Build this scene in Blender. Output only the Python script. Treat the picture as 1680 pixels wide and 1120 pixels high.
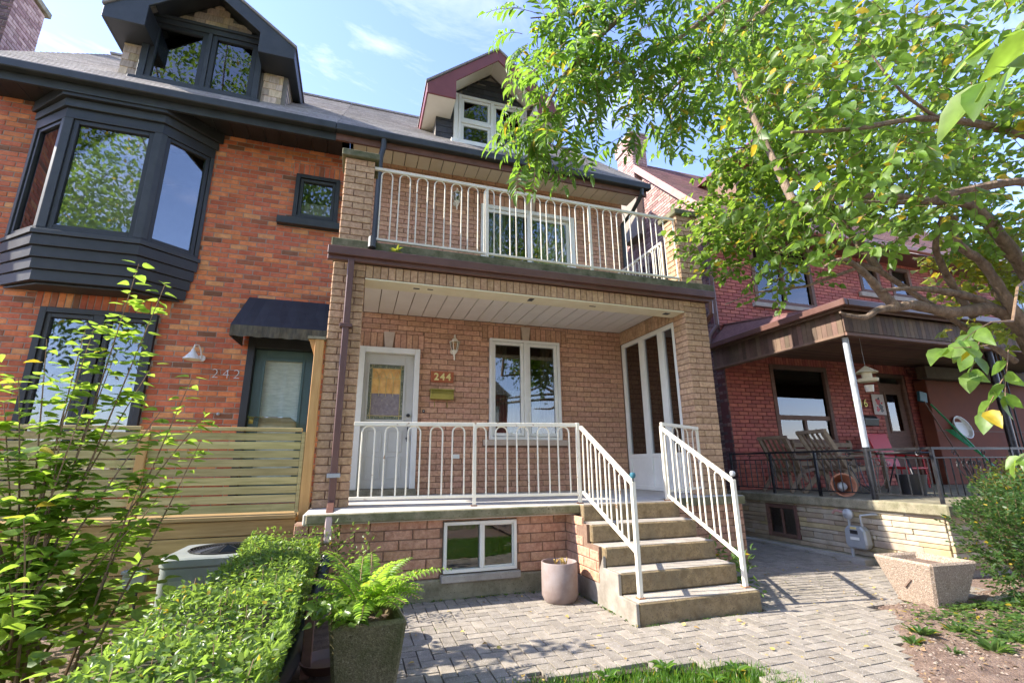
import bpy, bmesh, math, random
import numpy as np
from mathutils import Vector, Matrix
random.seed(7); np.random.seed(7)
sc = bpy.context.scene
for o in list(bpy.data.objects): bpy.data.objects.remove(o)
COL = sc.collection

# ------------------------------------------------------------ camera
cam_d = bpy.data.cameras.new('camera'); cam = bpy.data.objects.new('camera', cam_d); COL.objects.link(cam)
CR = Vector((0.95130038, -0.30814238, -0.00871006)); CD = Vector((0.06931835, 0.24136096, -0.96795653)); CF = Vector((0.3003707, 0.92021365, 0.2509667))
CP = Vector((0.502, -5.444, 1.318))
cam.matrix_world = Matrix(((CR.x, -CD.x, -CF.x, CP.x), (CR.y, -CD.y, -CF.y, CP.y), (CR.z, -CD.z, -CF.z, CP.z), (0, 0, 0, 1)))
cam_d.sensor_width = 36; cam_d.lens = 16.61; cam_d.clip_start = 0.05; cam_d.clip_end = 2000
sc.camera = cam
# ------------------------------------------------------------ sky and sun
SUN = Vector((1.35, -0.21, -1.13)).normalized()
ELEV = math.asin(-SUN.z); AZ = math.atan2(-SUN.x, -SUN.y)
W = bpy.data.worlds.new('World'); sc.world = W; W.use_nodes = True
nt = W.node_tree; nt.nodes.clear()
wo = nt.nodes.new('ShaderNodeOutputWorld'); bg = nt.nodes.new('ShaderNodeBackground'); sky = nt.nodes.new('ShaderNodeTexSky')
sky.sky_type = 'NISHITA'; sky.sun_disc = False; sky.sun_elevation = ELEV; sky.sun_rotation = AZ
sky.air_density = 1.0; sky.dust_density = 0.3; sky.ozone_density = 4.0
tc = nt.nodes.new('ShaderNodeTexCoord'); mp = nt.nodes.new('ShaderNodeMapping'); mp.inputs['Scale'].default_value = (1.0, 1.6, 5.0)
cn = nt.nodes.new('ShaderNodeTexNoise'); cn.inputs['Scale'].default_value = 1.9; cn.inputs['Detail'].default_value = 9; cn.inputs['Roughness'].default_value = .62; cn.inputs['Distortion'].default_value = .5
cr = nt.nodes.new('ShaderNodeValToRGB'); cr.color_ramp.elements[0].position = .50; cr.color_ramp.elements[0].color = (0, 0, 0, 1); cr.color_ramp.elements[1].position = .85; cr.color_ramp.elements[1].color = (.5, .5, .5, 1)
mx = nt.nodes.new('ShaderNodeMixRGB'); mx.inputs['Color2'].default_value = (6.0, 6.5, 6.8, 1)
L = nt.links.new
L(tc.outputs['Generated'], mp.inputs['Vector']); L(mp.outputs['Vector'], cn.inputs['Vector']); L(cn.outputs['Fac'], cr.inputs['Fac'])
L(cr.outputs['Color'], mx.inputs['Fac']); L(sky.outputs['Color'], mx.inputs['Color1']); tn = nt.nodes.new('ShaderNodeMixRGB'); tn.blend_type = 'MULTIPLY'; tn.inputs['Fac'].default_value = 1; tn.inputs['Color2'].default_value = (.92, .79, .88, 1); L(mx.outputs['Color'], tn.inputs['Color1']); L(tn.outputs['Color'], bg.inputs['Color']); L(bg.outputs['Background'], wo.inputs['Surface'])
bg.inputs['Strength'].default_value = 0.14
sl = bpy.data.lights.new('sun', 'SUN'); so = bpy.data.objects.new('sun', sl); COL.objects.link(so)
sl.energy = 2.5; sl.angle = math.radians(0.5); sl.color = (1.0, .93, .82)
so.rotation_euler = SUN.to_track_quat('-Z', 'Y').to_euler(); so.location = (-8, 2, 12)
sc.view_settings.view_transform = 'Standard'; sc.view_settings.look = 'None'; sc.view_settings.gamma = 1; sc.view_settings.use_curve_mapping = False
sc.view_settings.exposure = 2.3
sc.render.engine = 'CYCLES'; sc.cycles.max_bounces = 8; sc.cycles.transparent_max_bounces = 12; sc.cycles.use_denoising = True
sc.cycles.sample_clamp_indirect = 6

# ------------------------------------------------------------ helpers
ORG = {}
def org(o): return ORG.get(o.name, Vector((0, 0, 0))) if o else Vector((0, 0, 0))
def link(o, parent, world):
    COL.objects.link(o)
    if parent: o.parent = parent
    o.location = Vector(world) - org(parent); ORG[o.name] = Vector(world)
def thing(name, label, cat, loc, group=None):
    o = bpy.data.objects.new(name, None); o.empty_display_size = .1
    link(o, None, loc); tag(o, label, cat, group); return o
def tag(o, label=None, cat=None, group=None, kind=None):
    if label: o['label'] = label
    if cat: o['category'] = cat
    if group: o['group'] = group
    if kind: o['kind'] = kind
    return o
def sub(name, parent, loc=None):
    o = bpy.data.objects.new(name, None); o.empty_display_size = .1
    link(o, parent, loc if loc is not None else org(parent)); return o

class MB:
    def __init__(s): s.v = []; s.f = []
    def add(s, vs, fs):
        n = len(s.v); s.v.extend([tuple(map(float, p)) for p in vs]); s.f.extend([tuple(n + i for i in f) for f in fs]); return s
    def box(s, x0, x1, y0, y1, z0, z1):
        return s.add([(x0,y0,z0),(x1,y0,z0),(x1,y1,z0),(x0,y1,z0),(x0,y0,z1),(x1,y0,z1),(x1,y1,z1),(x0,y1,z1)],
                     [(3,2,1,0),(4,5,6,7),(0,1,5,4),(1,2,6,5),(2,3,7,6),(3,0,4,7)])
    def hexa(s, p): # 8 points: bottom 0-3 ccw, top 4-7
        return s.add(p, [(3,2,1,0),(4,5,6,7),(0,1,5,4),(1,2,6,5),(2,3,7,6),(3,0,4,7)])
    def beam(s, a, b, w, h, up=(0, 0, 1)):
        a = Vector(a); b = Vector(b); d = (b - a).normalized(); u = Vector(up)
        r = d.cross(u)
        if r.length < 1e-4: r = d.cross(Vector((0, 1, 0)))
        r.normalize(); u = r.cross(d).normalized(); r *= w / 2; u *= h / 2
        return s.hexa([a - r - u, a + r - u, b + r - u, b - r - u, a - r + u, a + r + u, b + r + u, b - r + u])
    def tube(s, pts, r, n=8, cap=True):
        pts = [Vector(p) for p in pts]; m = len(pts); rs = r if isinstance(r, (list, tuple)) else [r] * m
        N = len(s.v); prev = None
        for i, p in enumerate(pts):
            d = (pts[min(i + 1, m - 1)] - pts[max(i - 1, 0)]).normalized()
            if prev is None: a = d.orthogonal().normalized()
            else:
                a = prev - d * prev.dot(d)
                a = a.normalized() if a.length > 1e-6 else d.orthogonal().normalized()
            prev = a; b = d.cross(a)
            for k in range(n):
                t = 2 * math.pi * k / n; s.v.append(tuple(p + (a * math.cos(t) + b * math.sin(t)) * rs[i]))
        for i in range(m - 1):
            for k in range(n):
                k2 = (k + 1) % n; s.f.append((N + i*n + k, N + i*n + k2, N + (i+1)*n + k2, N + (i+1)*n + k))
        if cap:
            s.f.append(tuple(N + k for k in reversed(range(n)))); s.f.append(tuple(N + (m-1)*n + k for k in range(n)))
        return s
    def lathe(s, prof, c, n=20, axis=None):
        c = Vector(c); N = len(s.v); m = len(prof)
        ax = Vector(axis).normalized() if axis else Vector((0, 0, 1)); a = ax.orthogonal().normalized(); b = ax.cross(a)
        for r, z in prof:
            for k in range(n):
                t = 2 * math.pi * k / n; s.v.append(tuple(c + (a * math.cos(t) + b * math.sin(t)) * r + ax * z))
        for i in range(m - 1):
            for k in range(n):
                k2 = (k + 1) % n; s.f.append((N + i*n + k, N + i*n + k2, N + (i+1)*n + k2, N + (i+1)*n + k))
        return s
    def prism(s, pts, vec): # planar polygon points (3d) extruded by vec
        n = len(pts); P = [Vector(p) for p in pts]; vec = Vector(vec)
        return s.add(P + [p + vec for p in P], [tuple(reversed(range(n))), tuple(range(n, 2*n))] + [(i, (i+1) % n, n + (i+1) % n, n + i) for i in range(n)])
    def build(s, name, mat, parent=None, smooth=False, bev=0.0, kind=None):
        V = np.array(s.v); c = Vector((V.min(0) + V.max(0)) / 2)
        me = bpy.data.meshes.new(name); me.from_pydata([tuple(Vector(p) - c) for p in s.v], [], s.f)
        me.materials.append(mat)
        bm = bmesh.new(); bm.from_mesh(me); bmesh.ops.recalc_face_normals(bm, faces=bm.faces); bm.to_mesh(me); bm.free()
        if smooth:
            me.polygons.foreach_set('use_smooth', [True] * len(me.polygons))
            try: me.set_sharp_from_angle(angle=math.radians(40))
            except Exception: pass
        o = bpy.data.objects.new(name, me); link(o, parent, c)
        if bev:
            b = o.modifiers.new('bevel', 'BEVEL'); b.width = bev; b.segments = 1; b.limit_method = 'ANGLE'; b.angle_limit = math.radians(50)
        if kind: o['kind'] = kind
        return o
def BX(name, mat, parent, x0, x1, y0, y1, z0, z1, bev=0.0, kind=None): return MB().box(x0, x1, y0, y1, z0, z1).build(name, mat, parent, bev=bev, kind=kind)

# ------------------------------------------------------------ materials
def mat(name, c1, c2=None, rough=.65, ns=6, bump=.25, bs=45, ramp=None, rnd=.0, metal=0, stain=None, spec=.5, c3=None, stretch=None, bd=.004):
    m = bpy.data.materials.new(name); m.use_nodes = True; t = m.node_tree; N = t.nodes; l = t.links.new
    b = N['Principled BSDF']; b.inputs['Roughness'].default_value = rough; b.inputs['Metallic'].default_value = metal
    b.inputs['Specular IOR Level'].default_value = spec
    g = N.new('ShaderNodeNewGeometry'); oi = N.new('ShaderNodeObjectInfo')
    r = N.new('ShaderNodeMath'); r.operation = 'ADD'; l(g.outputs['Random Per Island'], r.inputs[0]); l(oi.outputs['Random'], r.inputs[1])
    fr = N.new('ShaderNodeMath'); fr.operation = 'FRACT'; l(r.outputs[0], fr.inputs[0])
    vec = g.outputs['Position']
    if stretch:
        mp = N.new('ShaderNodeMapping'); mp.inputs['Scale'].default_value = stretch; l(vec, mp.inputs['Vector']); vec = mp.outputs['Vector']
    n1 = N.new('ShaderNodeTexNoise'); n1.inputs['Scale'].default_value = ns; n1.inputs['Detail'].default_value = 8; n1.inputs['Roughness'].default_value = .65; l(vec, n1.inputs['Vector'])
    cc = N.new('ShaderNodeValToRGB'); e = cc.color_ramp.elements; e[0].position = .32; e[1].position = .68
    e[0].color = (*c1, 1); e[1].color = (*(c2 or [min(1, x * 1.25) for x in c1]), 1); l(n1.outputs['Fac'], cc.inputs['Fac']); col = cc.outputs['Color']
    if ramp:
        rr = N.new('ShaderNodeValToRGB'); rr.color_ramp.interpolation = 'CONSTANT'; els = rr.color_ramp.elements
        els[0].position = 0; els[0].color = (*ramp[0][1], 1); els[1].position = ramp[1][0]; els[1].color = (*ramp[1][1], 1)
        for p, c in ramp[2:]: q = els.new(p); q.color = (*c, 1)
        l(fr.outputs[0], rr.inputs['Fac'])
        mm = N.new('ShaderNodeMixRGB'); mm.blend_type = 'MULTIPLY'; mm.inputs['Fac'].default_value = 1; l(col, mm.inputs['Color1']); l(rr.outputs['Color'], mm.inputs['Color2']); col = mm.outputs['Color']
    if rnd:
        hs = N.new('ShaderNodeHueSaturation'); mr = N.new('ShaderNodeMapRange'); mr.inputs['To Min'].default_value = 1 - rnd; mr.inputs['To Max'].default_value = 1 + rnd
        m2 = N.new('ShaderNodeMath'); m2.operation = 'MULTIPLY'; m2.inputs[1].default_value = 7.31; f2 = N.new('ShaderNodeMath'); f2.operation = 'FRACT'
        l(fr.outputs[0], m2.inputs[0]); l(m2.outputs[0], f2.inputs[0]); l(f2.outputs[0], mr.inputs['Value']); l(mr.outputs[0], hs.inputs['Value'])
        m3 = N.new('ShaderNodeMapRange'); m3.inputs['To Min'].default_value = .5 - rnd * .06; m3.inputs['To Max'].default_value = .5 + rnd * .06; l(fr.outputs[0], m3.inputs['Value']); l(m3.outputs[0], hs.inputs['Hue'])
        l(col, hs.inputs['Color']); col = hs.outputs['Color']
    if c3: # fine speckle
        n3 = N.new('ShaderNodeTexNoise'); n3.inputs['Scale'].default_value = c3[1]; n3.inputs['Detail'].default_value = 3; l(vec, n3.inputs['Vector'])
        r3 = N.new('ShaderNodeValToRGB'); r3.color_ramp.elements[0].position = c3[2]; r3.color_ramp.elements[1].position = c3[2] + .08; l(n3.outputs['Fac'], r3.inputs['Fac'])
        x3 = N.new('ShaderNodeMixRGB'); l(r3.outputs['Color'], x3.inputs['Fac']); l(col, x3.inputs['Color1']); x3.inputs['Color2'].default_value = (*c3[0], 1); col = x3.outputs['Color']
    if stain:
        n4 = N.new('ShaderNodeTexNoise'); n4.inputs['Scale'].default_value = stain[1]; n4.inputs['Detail'].default_value = 7; n4.inputs['Roughness'].default_value = .7; l(g.outputs['Position'], n4.inputs['Vector'])
        r4 = N.new('ShaderNodeValToRGB'); r4.color_ramp.elements[0].position = stain[2]; r4.color_ramp.elements[1].position = stain[2] + .2
        r4.color_ramp.elements[1].color = (stain[3],) * 3 + (1,)
        l(n4.outputs['Fac'], r4.inputs['Fac']); x4 = N.new('ShaderNodeMixRGB'); l(r4.outputs['Color'], x4.inputs['Fac']); l(col, x4.inputs['Color1']); x4.inputs['Color2'].default_value = (*stain[0], 1); col = x4.outputs['Color']
    l(col, b.inputs['Base Color'])
    if bump:
        nb = N.new('ShaderNodeTexNoise'); nb.inputs['Scale'].default_value = bs; nb.inputs['Detail'].default_value = 5; nb.inputs['Roughness'].default_value = .6; l(vec, nb.inputs['Vector'])
        bp = N.new('ShaderNodeBump'); bp.inputs['Strength'].default_value = bump; bp.inputs['Distance'].default_value = bd; l(nb.outputs['Fac'], bp.inputs['Height']); l(bp.outputs['Normal'], b.inputs['Normal'])
        rv = N.new('ShaderNodeMapRange'); rv.inputs['To Min'].default_value = max(.05, rough - .12); rv.inputs['To Max'].default_value = min(1, rough + .12); l(n1.outputs['Fac'], rv.inputs['Value']); l(rv.outputs[0], b.inputs['Roughness'])
    return m
def leafmat(name, dark, light, trans, yellow=.03, gloss=.42):
    m = bpy.data.materials.new(name); m.use_nodes = True; t = m.node_tree; N = t.nodes; l = t.links.new
    N.clear(); out = N.new('ShaderNodeOutputMaterial')
    g = N.new('ShaderNodeNewGeometry'); oi = N.new('ShaderNodeObjectInfo')
    r = N.new('ShaderNodeMath'); r.operation = 'ADD'; l(g.outputs['Random Per Island'], r.inputs[0]); l(oi.outputs['Random'], r.inputs[1])
    fr = N.new('ShaderNodeMath'); fr.operation = 'FRACT'; l(r.outputs[0], fr.inputs[0])
    def ramp(a, b, y):
        q = N.new('ShaderNodeValToRGB'); e = q.color_ramp.elements; e[0].color = (*a, 1); e[1].position = 1 - yellow; e[1].color = (*b, 1); z = e.new(1 - yellow + .005); z.color = (*y, 1); l(fr.outputs[0], q.inputs['Fac']); return q.outputs['Color']
    cd = ramp(dark, light, (.45, .33, .03)); ct = ramp([x * .75 for x in trans], trans, (.75, .55, .04))
    nz = N.new('ShaderNodeTexNoise'); nz.inputs['Scale'].default_value = 30; l(g.outputs['Position'], nz.inputs['Vector'])
    vr = N.new('ShaderNodeMapRange'); vr.inputs['From Min'].default_value = .3; vr.inputs['From Max'].default_value = .7; vr.inputs['To Min'].default_value = .68; vr.inputs['To Max'].default_value = 1.18; l(nz.outputs['Fac'], vr.inputs['Value'])
    def vary(c):
        h = N.new('ShaderNodeHueSaturation'); l(vr.outputs[0], h.inputs['Value']); l(c, h.inputs['Color']); return h.outputs['Color']
    cd = vary(cd); ct = vary(ct)
    p = N.new('ShaderNodeBsdfPrincipled'); p.inputs['Roughness'].default_value = gloss; p.inputs['Specular IOR Level'].default_value = .45; l(cd, p.inputs['Base Color'])
    bp = N.new('ShaderNodeBump'); bp.inputs['Strength'].default_value = .25; bp.inputs['Distance'].default_value = .004; l(nz.outputs['Fac'], bp.inputs['Height']); l(bp.outputs['Normal'], p.inputs['Normal'])
    tr = N.new('ShaderNodeBsdfTranslucent'); l(ct, tr.inputs['Color'])
    mx = N.new('ShaderNodeMixShader'); mx.inputs['Fac'].default_value = .5; l(p.outputs[0], mx.inputs[1]); l(tr.outputs[0], mx.inputs[2]); l(mx.outputs[0], out.inputs['Surface'])
    return m
def glassmat(name, tint, k=.16, wav=.006):
    m = bpy.data.materials.new(name); m.use_nodes = True; t = m.node_tree; N = t.nodes; l = t.links.new; N.clear()
    out = N.new('ShaderNodeOutputMaterial'); tr = N.new('ShaderNodeBsdfTransparent'); tr.inputs['Color'].default_value = (*tint, 1)
    gl = N.new('ShaderNodeBsdfGlossy'); gl.inputs['Roughness'].default_value = .015
    nz = N.new('ShaderNodeTexNoise'); nz.inputs['Scale'].default_value = 1.6; nz.inputs['Detail'].default_value = 1; g = N.new('ShaderNodeNewGeometry'); l(g.outputs['Position'], nz.inputs['Vector'])
    bp = N.new('ShaderNodeBump'); bp.inputs['Strength'].default_value = wav * 5; bp.inputs['Distance'].default_value = .05; l(nz.outputs['Fac'], bp.inputs['Height']); l(bp.outputs['Normal'], gl.inputs['Normal'])
    lw = N.new('ShaderNodeFresnel'); lw.inputs['IOR'].default_value = 1.6
    ad = N.new('ShaderNodeMath'); ad.operation = 'MULTIPLY_ADD'; ad.use_clamp = True; l(lw.outputs[0], ad.inputs[0]); ad.inputs[1].default_value = 1.1; ad.inputs[2].default_value = k
    mx = N.new('ShaderNodeMixShader'); l(ad.outputs[0], mx.inputs['Fac']); l(tr.outputs[0], mx.inputs[1]); l(gl.outputs[0], mx.inputs[2]); l(mx.outputs[0], out.inputs['Surface'])
    return m

m_salmon = mat('salmon_brick', (.42,.212,.128), (.67,.41,.27), .9, 22, .9, 55, ramp=[(0,(1,.98,.97)),(.3,(.93,.91,.90)),(.6,(1.05,1.03,1)),(.85,(.88,.84,.81))], rnd=.08, bd=.012, stain=((.26,.16,.11),1.1,.55,.35))
m_tan = mat('tan_brick', (.38,.23,.13), (.65,.445,.28), .9, 22, .9, 55, ramp=[(0,(1,.98,.96)),(.3,(.93,.91,.89)),(.6,(1.05,1.03,1)),(.85,(.88,.84,.8))], rnd=.08, bd=.012, stain=((.24,.16,.10),1.1,.55,.35))
m_red = mat('red_orange_brick', (.45,.115,.045), (.64,.215,.095), .85, 14, .5, 60, ramp=[(0,(1,1,1)),(.28,(.82,.72,.72)),(.46,(1.15,1.25,1.1)),(.70,(.6,.62,.72)),(.77,(.95,.8,.8)),(.9,(1.1,1.5,1.5)),(.95,(.4,.5,.62))], rnd=.12, bd=.006, stain=((.25,.10,.06),.8,.56,.22))
m_wine = mat('painted_wine_brick', (.35,.080,.055), (.49,.145,.105), .7, 10, .35, 50, ramp=[(0,(1,1,1)),(.3,(.88,.86,.86)),(.6,(1.12,1.1,1.1))], rnd=.1, bd=.005, stain=((.13,.05,.045),1.0,.55,.4))
m_dark = mat('sooty_shaded_brick', (.085,.05,.052), (.22,.14,.13), .9, 9, .6, 50, ramp=[(0,(1,1,1)),(.3,(.7,.7,.75)),(.6,(1.3,1.15,1.1)),(.9,(1.7,1.4,1.3))], rnd=.15, bd=.006)  # dark sooty brick, also used as painted shade on the left chimney front
m_pinkbr = mat('weathered_lit_pink_brick', (.36,.22,.19), (.55,.38,.33), .9, 9, .5, 50, ramp=[(0,(1,1,1)),(.3,(.75,.68,.7)),(.6,(1.1,1.1,1.1))], rnd=.15)  # pale brick, also used where a lit face is put into the colour
m_mort = mat('brown_mortar', (.17,.10,.065), (.26,.165,.11), .95, 30, .4, 120)
m_mort_g = mat('grey_mortar', (.24,.20,.16), (.38,.33,.27), .95, 30, .4, 120)
m_mort_d = mat('dark_mortar', (.10,.03,.03), (.15,.05,.05), .95, 30, .4, 120)
m_conc = mat('mossy_concrete', (.16,.14,.085), (.36,.32,.22), .92, 7, .5, 90, c3=((.14,.12,.07),60,.6), stain=((.10,.11,.045),2.2,.52,.65))
m_conc_l = mat('worn_concrete', (.33,.30,.26), (.48,.44,.38), .9, 5, .4, 110, c3=((.22,.19,.16),75,.62), stain=((.22,.19,.15),1.5,.5,.5))
m_step = mat('exposed_step_concrete', (.15,.10,.045), (.34,.25,.13), .92, 16, .6, 130, c3=((.15,.11,.065),85,.56), stain=((.16,.125,.075),4,.48,.7))
m_floor = mat('pale_porch_concrete', (.44,.41,.36), (.58,.545,.49), .85, 5, .3, 110, c3=((.30,.27,.23),75,.64), stain=((.34,.30,.25),1.5,.52,.4))
m_lip = mat('mossy_slab_lip', (.12,.11,.05), (.30,.26,.16), .95, 8, .5, 80, c3=((.10,.09,.04),50,.6), stain=((.08,.10,.03),3,.48,.7))
m_tread = mat('worn_tread', (.30,.26,.215), (.46,.41,.35), .9, 6, .4, 110, c3=((.20,.16,.12),80,.6), stain=((.24,.20,.15),2.5,.5,.6))
m_slabedge = mat('mossy_slab_edge', (.07,.075,.03), (.23,.21,.13), .95, 9, .5, 80, stain=((.05,.065,.02),3,.45,.8))
m_aggr = mat('exposed_aggregate', (.20,.14,.10), (.50,.39,.29), .9, 70, 1.0, 110, c3=((.62,.52,.42),120,.58), bd=.012)
m_aggr_m = mat('mossy_aggregate', (.10,.075,.035), (.30,.24,.13), .9, 70, 1.0, 110, c3=((.36,.30,.19),120,.6), stain=((.08,.085,.02),3,.42,.7), bd=.012)
m_paver = mat('grey_paver', (.19,.165,.135), (.305,.27,.225), .92, 12, .5, 140, c3=((.52,.48,.44),130,.6), ramp=[(0,(1,1,1)),(.3,(.86,.85,.84)),(.55,(1.12,1.1,1.08)),(.8,(.95,.93,.9))], rnd=.06, stain=((.22,.19,.15),1.3,.55,.5))
m_joint = mat('sandy_joint', (.045,.035,.025), (.09,.07,.05), .97, 30, .5, 150)
m_soil = mat('dry_soil', (.14,.085,.06), (.30,.21,.16), .97, 10, 1.0, 60, c3=((.34,.25,.17),45,.63), bd=.03)
m_lawn = mat('lawn_soil', (.035,.06,.015), (.09,.13,.03), .97, 5, .8, 50, bd=.02)
m_white = mat('white_vinyl', (.72,.71,.64), (.80,.79,.72), .4, 4, .05, 60)
m_rail = mat('cream_white_paint', (.72,.66,.52), (.82,.77,.63), .45, 5, .15, 90, c3=((.36,.20,.10),16,.66))
m_rust = mat('rust', (.22,.09,.04), (.40,.20,.10), .9, 30, .4, 80)
m_cream = mat('peeling_cream_paint', (.74,.66,.44), (.82,.75,.54), .6, 5, .15, 90, c3=((.20,.12,.07),10,.72))
m_soffit = mat('pale_soffit', (.72,.68,.62), (.80,.76,.70), .5, 3, .05, 40)
m_soffit2 = mat('ivory_soffit', (.72,.66,.53), (.80,.74,.62), .5, 3, .05, 40)
m_black = mat('charcoal_paint', (.016,.017,.018), (.028,.030,.031), .45, 4, .1, 60)
m_black2 = mat('dark_slate_trim', (.024,.027,.028), (.042,.047,.048), .5, 5, .2, 50, stain=((.06,.062,.06),4,.58,.4))
m_brown = mat('brown_aluminium', (.11,.052,.04), (.15,.075,.058), .4, 4, .1, 60)
m_maroon = mat('maroon_fascia', (.17,.042,.04), (.22,.06,.055), .45, 3, .1, 50)
m_pinkf = mat('faded_pink_fascia', (.42,.22,.18), (.52,.30,.26), .6, 4, .2, 50)
m_shing = mat('grey_asphalt_shingle', (.21,.19,.175), (.36,.33,.30), .92, 20, .5, 150, rnd=.18, c3=((.34,.33,.32),160,.6))
m_shing_d = mat('brown_asphalt_shingle', (.13,.06,.05), (.24,.12,.10), .92, 20, .5, 150, rnd=.2)
m_cedar = mat('weathered_cedar', (.40,.31,.22), (.66,.54,.41), .85, 9, .5, 40, stretch=(6,6,.7), rnd=.25, ramp=[(0,(1,1,1)),(.3,(.8,.8,.84)),(.6,(1.1,1.03,.95)),(.85,(.9,.82,.7))])
m_slate = mat('black_slate_shingle', (.028,.03,.036), (.05,.054,.062), .6, 9, .3, 50, rnd=.2)
m_fence = mat('treated_pine', (.31,.25,.085), (.55,.44,.20), .75, 5, .35, 30, stretch=(.5,4,9), rnd=.16, stain=((.20,.085,.03),2.3,.585,.8))
m_post = mat('golden_cedar_post', (.48,.25,.075), (.62,.36,.13), .6, 5, .3, 30, stretch=(6,6,.6))
m_plank = mat('brown_skirt_plank', (.26,.16,.06), (.42,.28,.12), .8, 5, .35, 30, stretch=(.5,4,9), rnd=.2)
m_wood = mat('weathered_teak', (.17,.115,.075), (.32,.24,.16), .8, 6, .4, 40, rnd=.15)
m_darkwood = mat('dark_brown_wood', (.12,.065,.045), (.20,.11,.078), .7, 6, .3, 40, stretch=(1,1,4), rnd=.25)
m_stain_wood = mat('striped_porch_board', (.11,.065,.045), (.19,.12,.082), .75, 5, .3, 40, rnd=.35)
m_iron = mat('black_wrought_iron', (.02,.02,.022), (.05,.05,.055), .4, 20, .3, 60, metal=.6)
m_steelpost = mat('chipped_silver_paint', (.30,.33,.36), (.55,.58,.62), .4, 3, .2, 60, stain=((.03,.03,.035),1.3,.52,.95))
m_doorgrey = mat('blue_grey_door_paint', (.50,.49,.44), (.57,.56,.51), .4, 3, .05, 40)
m_doorgreen = mat('dark_green_door_paint', (.055,.11,.10), (.075,.14,.13), .35, 3, .05, 40)
m_room = mat('dim_room_paint', (.16,.145,.125), (.24,.22,.19), .9, 2, 0)
m_room_l = mat('pale_blind', (.55,.57,.55), (.62,.64,.62), .8, 2, .1, 30)
m_curt = mat('pale_curtain', (.66,.68,.64), (.78,.79,.75), .85, 3, .1, 30)
m_curt_b = mat('brown_curtain', (.24,.18,.14), (.36,.29,.23), .85, 3, .1, 30)
m_amber = mat('amber_leaded_glass', (.52,.24,.04), (.80,.46,.12), .12, 9, .5, 24, bd=.01, spec=.7)
m_dusk = mat('mauve_textured_glass', (.13,.10,.10), (.26,.21,.21), .1, 16, .6, 30, bd=.01, spec=.9, c3=((.45,.36,.2),45,.66))
m_border = mat('mottled_green_glass', (.03,.045,.015), (.16,.17,.07), .08, 30, .8, 40, bd=.01, spec=1.0, c3=((.55,.50,.30),60,.6))
m_came = mat('brass_came', (.5,.38,.14), (.6,.48,.2), .3, 4, 0, metal=.9)
m_brass = mat('aged_brass', (.30,.26,.06), (.42,.36,.10), .38, 8, .1, 40, metal=.75)
m_gold = mat('gold_numeral', (.72,.58,.20), (.8,.66,.26), .4, 4, 0)
m_plaque = mat('rust_red_plaque', (.32,.075,.02), (.44,.12,.035), .5, 9, .2, 50)
m_nick = mat('pale_steel_numeral', (.55,.55,.52), (.65,.65,.62), .35, 4, 0, metal=.5)
m_stone = mat('sandstone_trim', (.47,.36,.27), (.58,.46,.36), .85, 6, .3, 70)
m_ledge = mat('buff_ledgestone', (.36,.30,.21), (.52,.45,.34), .85, 6, .5, 60, ramp=[(0,(1,1,1)),(.25,(.85,.78,.72)),(.5,(1.1,1.1,1.1)),(.7,(.9,.82,.86)),(.85,(1.0,.9,.7))], rnd=.14, bd=.008)
m_awn = mat('navy_canvas', (.014,.016,.024), (.03,.033,.042), .85, 6, .3, 90)
m_awn_v = mat('mildewed_canvas', (.035,.035,.03), (.13,.12,.08), .9, 7, .3, 90, stretch=(3,3,.8), stain=((.16,.12,.06),5,.55,.5))
m_ac = mat('grey_green_enamel', (.22,.24,.23), (.29,.31,.29), .4, 3, .05, 50, stain=((.42,.42,.36),5,.6,.5))
m_blackp = mat('black_plastic', (.018,.018,.02), (.03,.03,.033), .4, 5, .1, 40)
m_pot = mat('pinkish_cement_pot', (.22,.16,.14), (.32,.25,.22), .8, 5, .25, 60, stain=((.30,.27,.27),2.5,.5,.6))
m_terra = mat('terracotta', (.42,.17,.09), (.55,.25,.15), .75, 5, .25, 60)
m_galv = mat('weathered_grey_metal', (.34,.36,.37), (.45,.47,.48), .45, 6, .15, 60, metal=.3)
m_redp = mat('red_chair_paint', (.50,.015,.02), (.58,.03,.035), .45, 3, .05, 40)
m_greenp = mat('green_plastic', (.02,.28,.08), (.03,.36,.12), .4, 3, 0)
m_tealp = mat('teal_plastic', (.02,.10,.14), (.03,.14,.18), .5, 3, 0)
m_brownwall = mat('red_brown_stucco', (.16,.045,.025), (.21,.065,.035), .85, 3, .2, 60)
m_bark = mat('furrowed_bark', (.12,.08,.055), (.34,.25,.18), .9, 14, 1.0, 45, stretch=(1,1,.45), bd=.02, stain=((.10,.075,.05),4,.5,.6))
m_twig = mat('brown_twig', (.17,.10,.055), (.28,.18,.10), .8, 20, .3, 60)
m_tipleaf = leafmat('shrub_leaf', (.07,.14,.018), (.16,.26,.035), (.55,.80,.09), .01)
m_hedgeleaf = leafmat('privet_leaf', (.07,.13,.025), (.18,.26,.055), (.40,.60,.08), .015, .32)
m_ovate = leafmat('ovate_tree_leaf', (.06,.13,.02), (.14,.23,.04), (.40,.62,.06), .05)
m_pinn = leafmat('pinnate_tree_leaf', (.045,.11,.015), (.11,.20,.03), (.32,.56,.05), .03)
m_maple = leafmat('small_back_leaf', (.05,.12,.015), (.13,.21,.03), (.36,.56,.06), .03)
m_ylw = leafmat('yellow_green_leaf', (.10,.15,.015), (.22,.25,.03), (.60,.66,.07), .1)
m_fern = leafmat('fern_leaf', (.10,.20,.02), (.20,.32,.045), (.55,.85,.08), .01)
m_grassl = leafmat('grass_blade', (.04,.12,.01), (.11,.22,.025), (.25,.46,.05), .04)
m_weed = leafmat('weed_leaf', (.05,.12,.025), (.12,.20,.05), (.28,.44,.08), .03)
m_cypress = leafmat('dark_shrub_leaf', (.03,.08,.02), (.08,.15,.04), (.2,.36,.07), .02)
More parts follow.
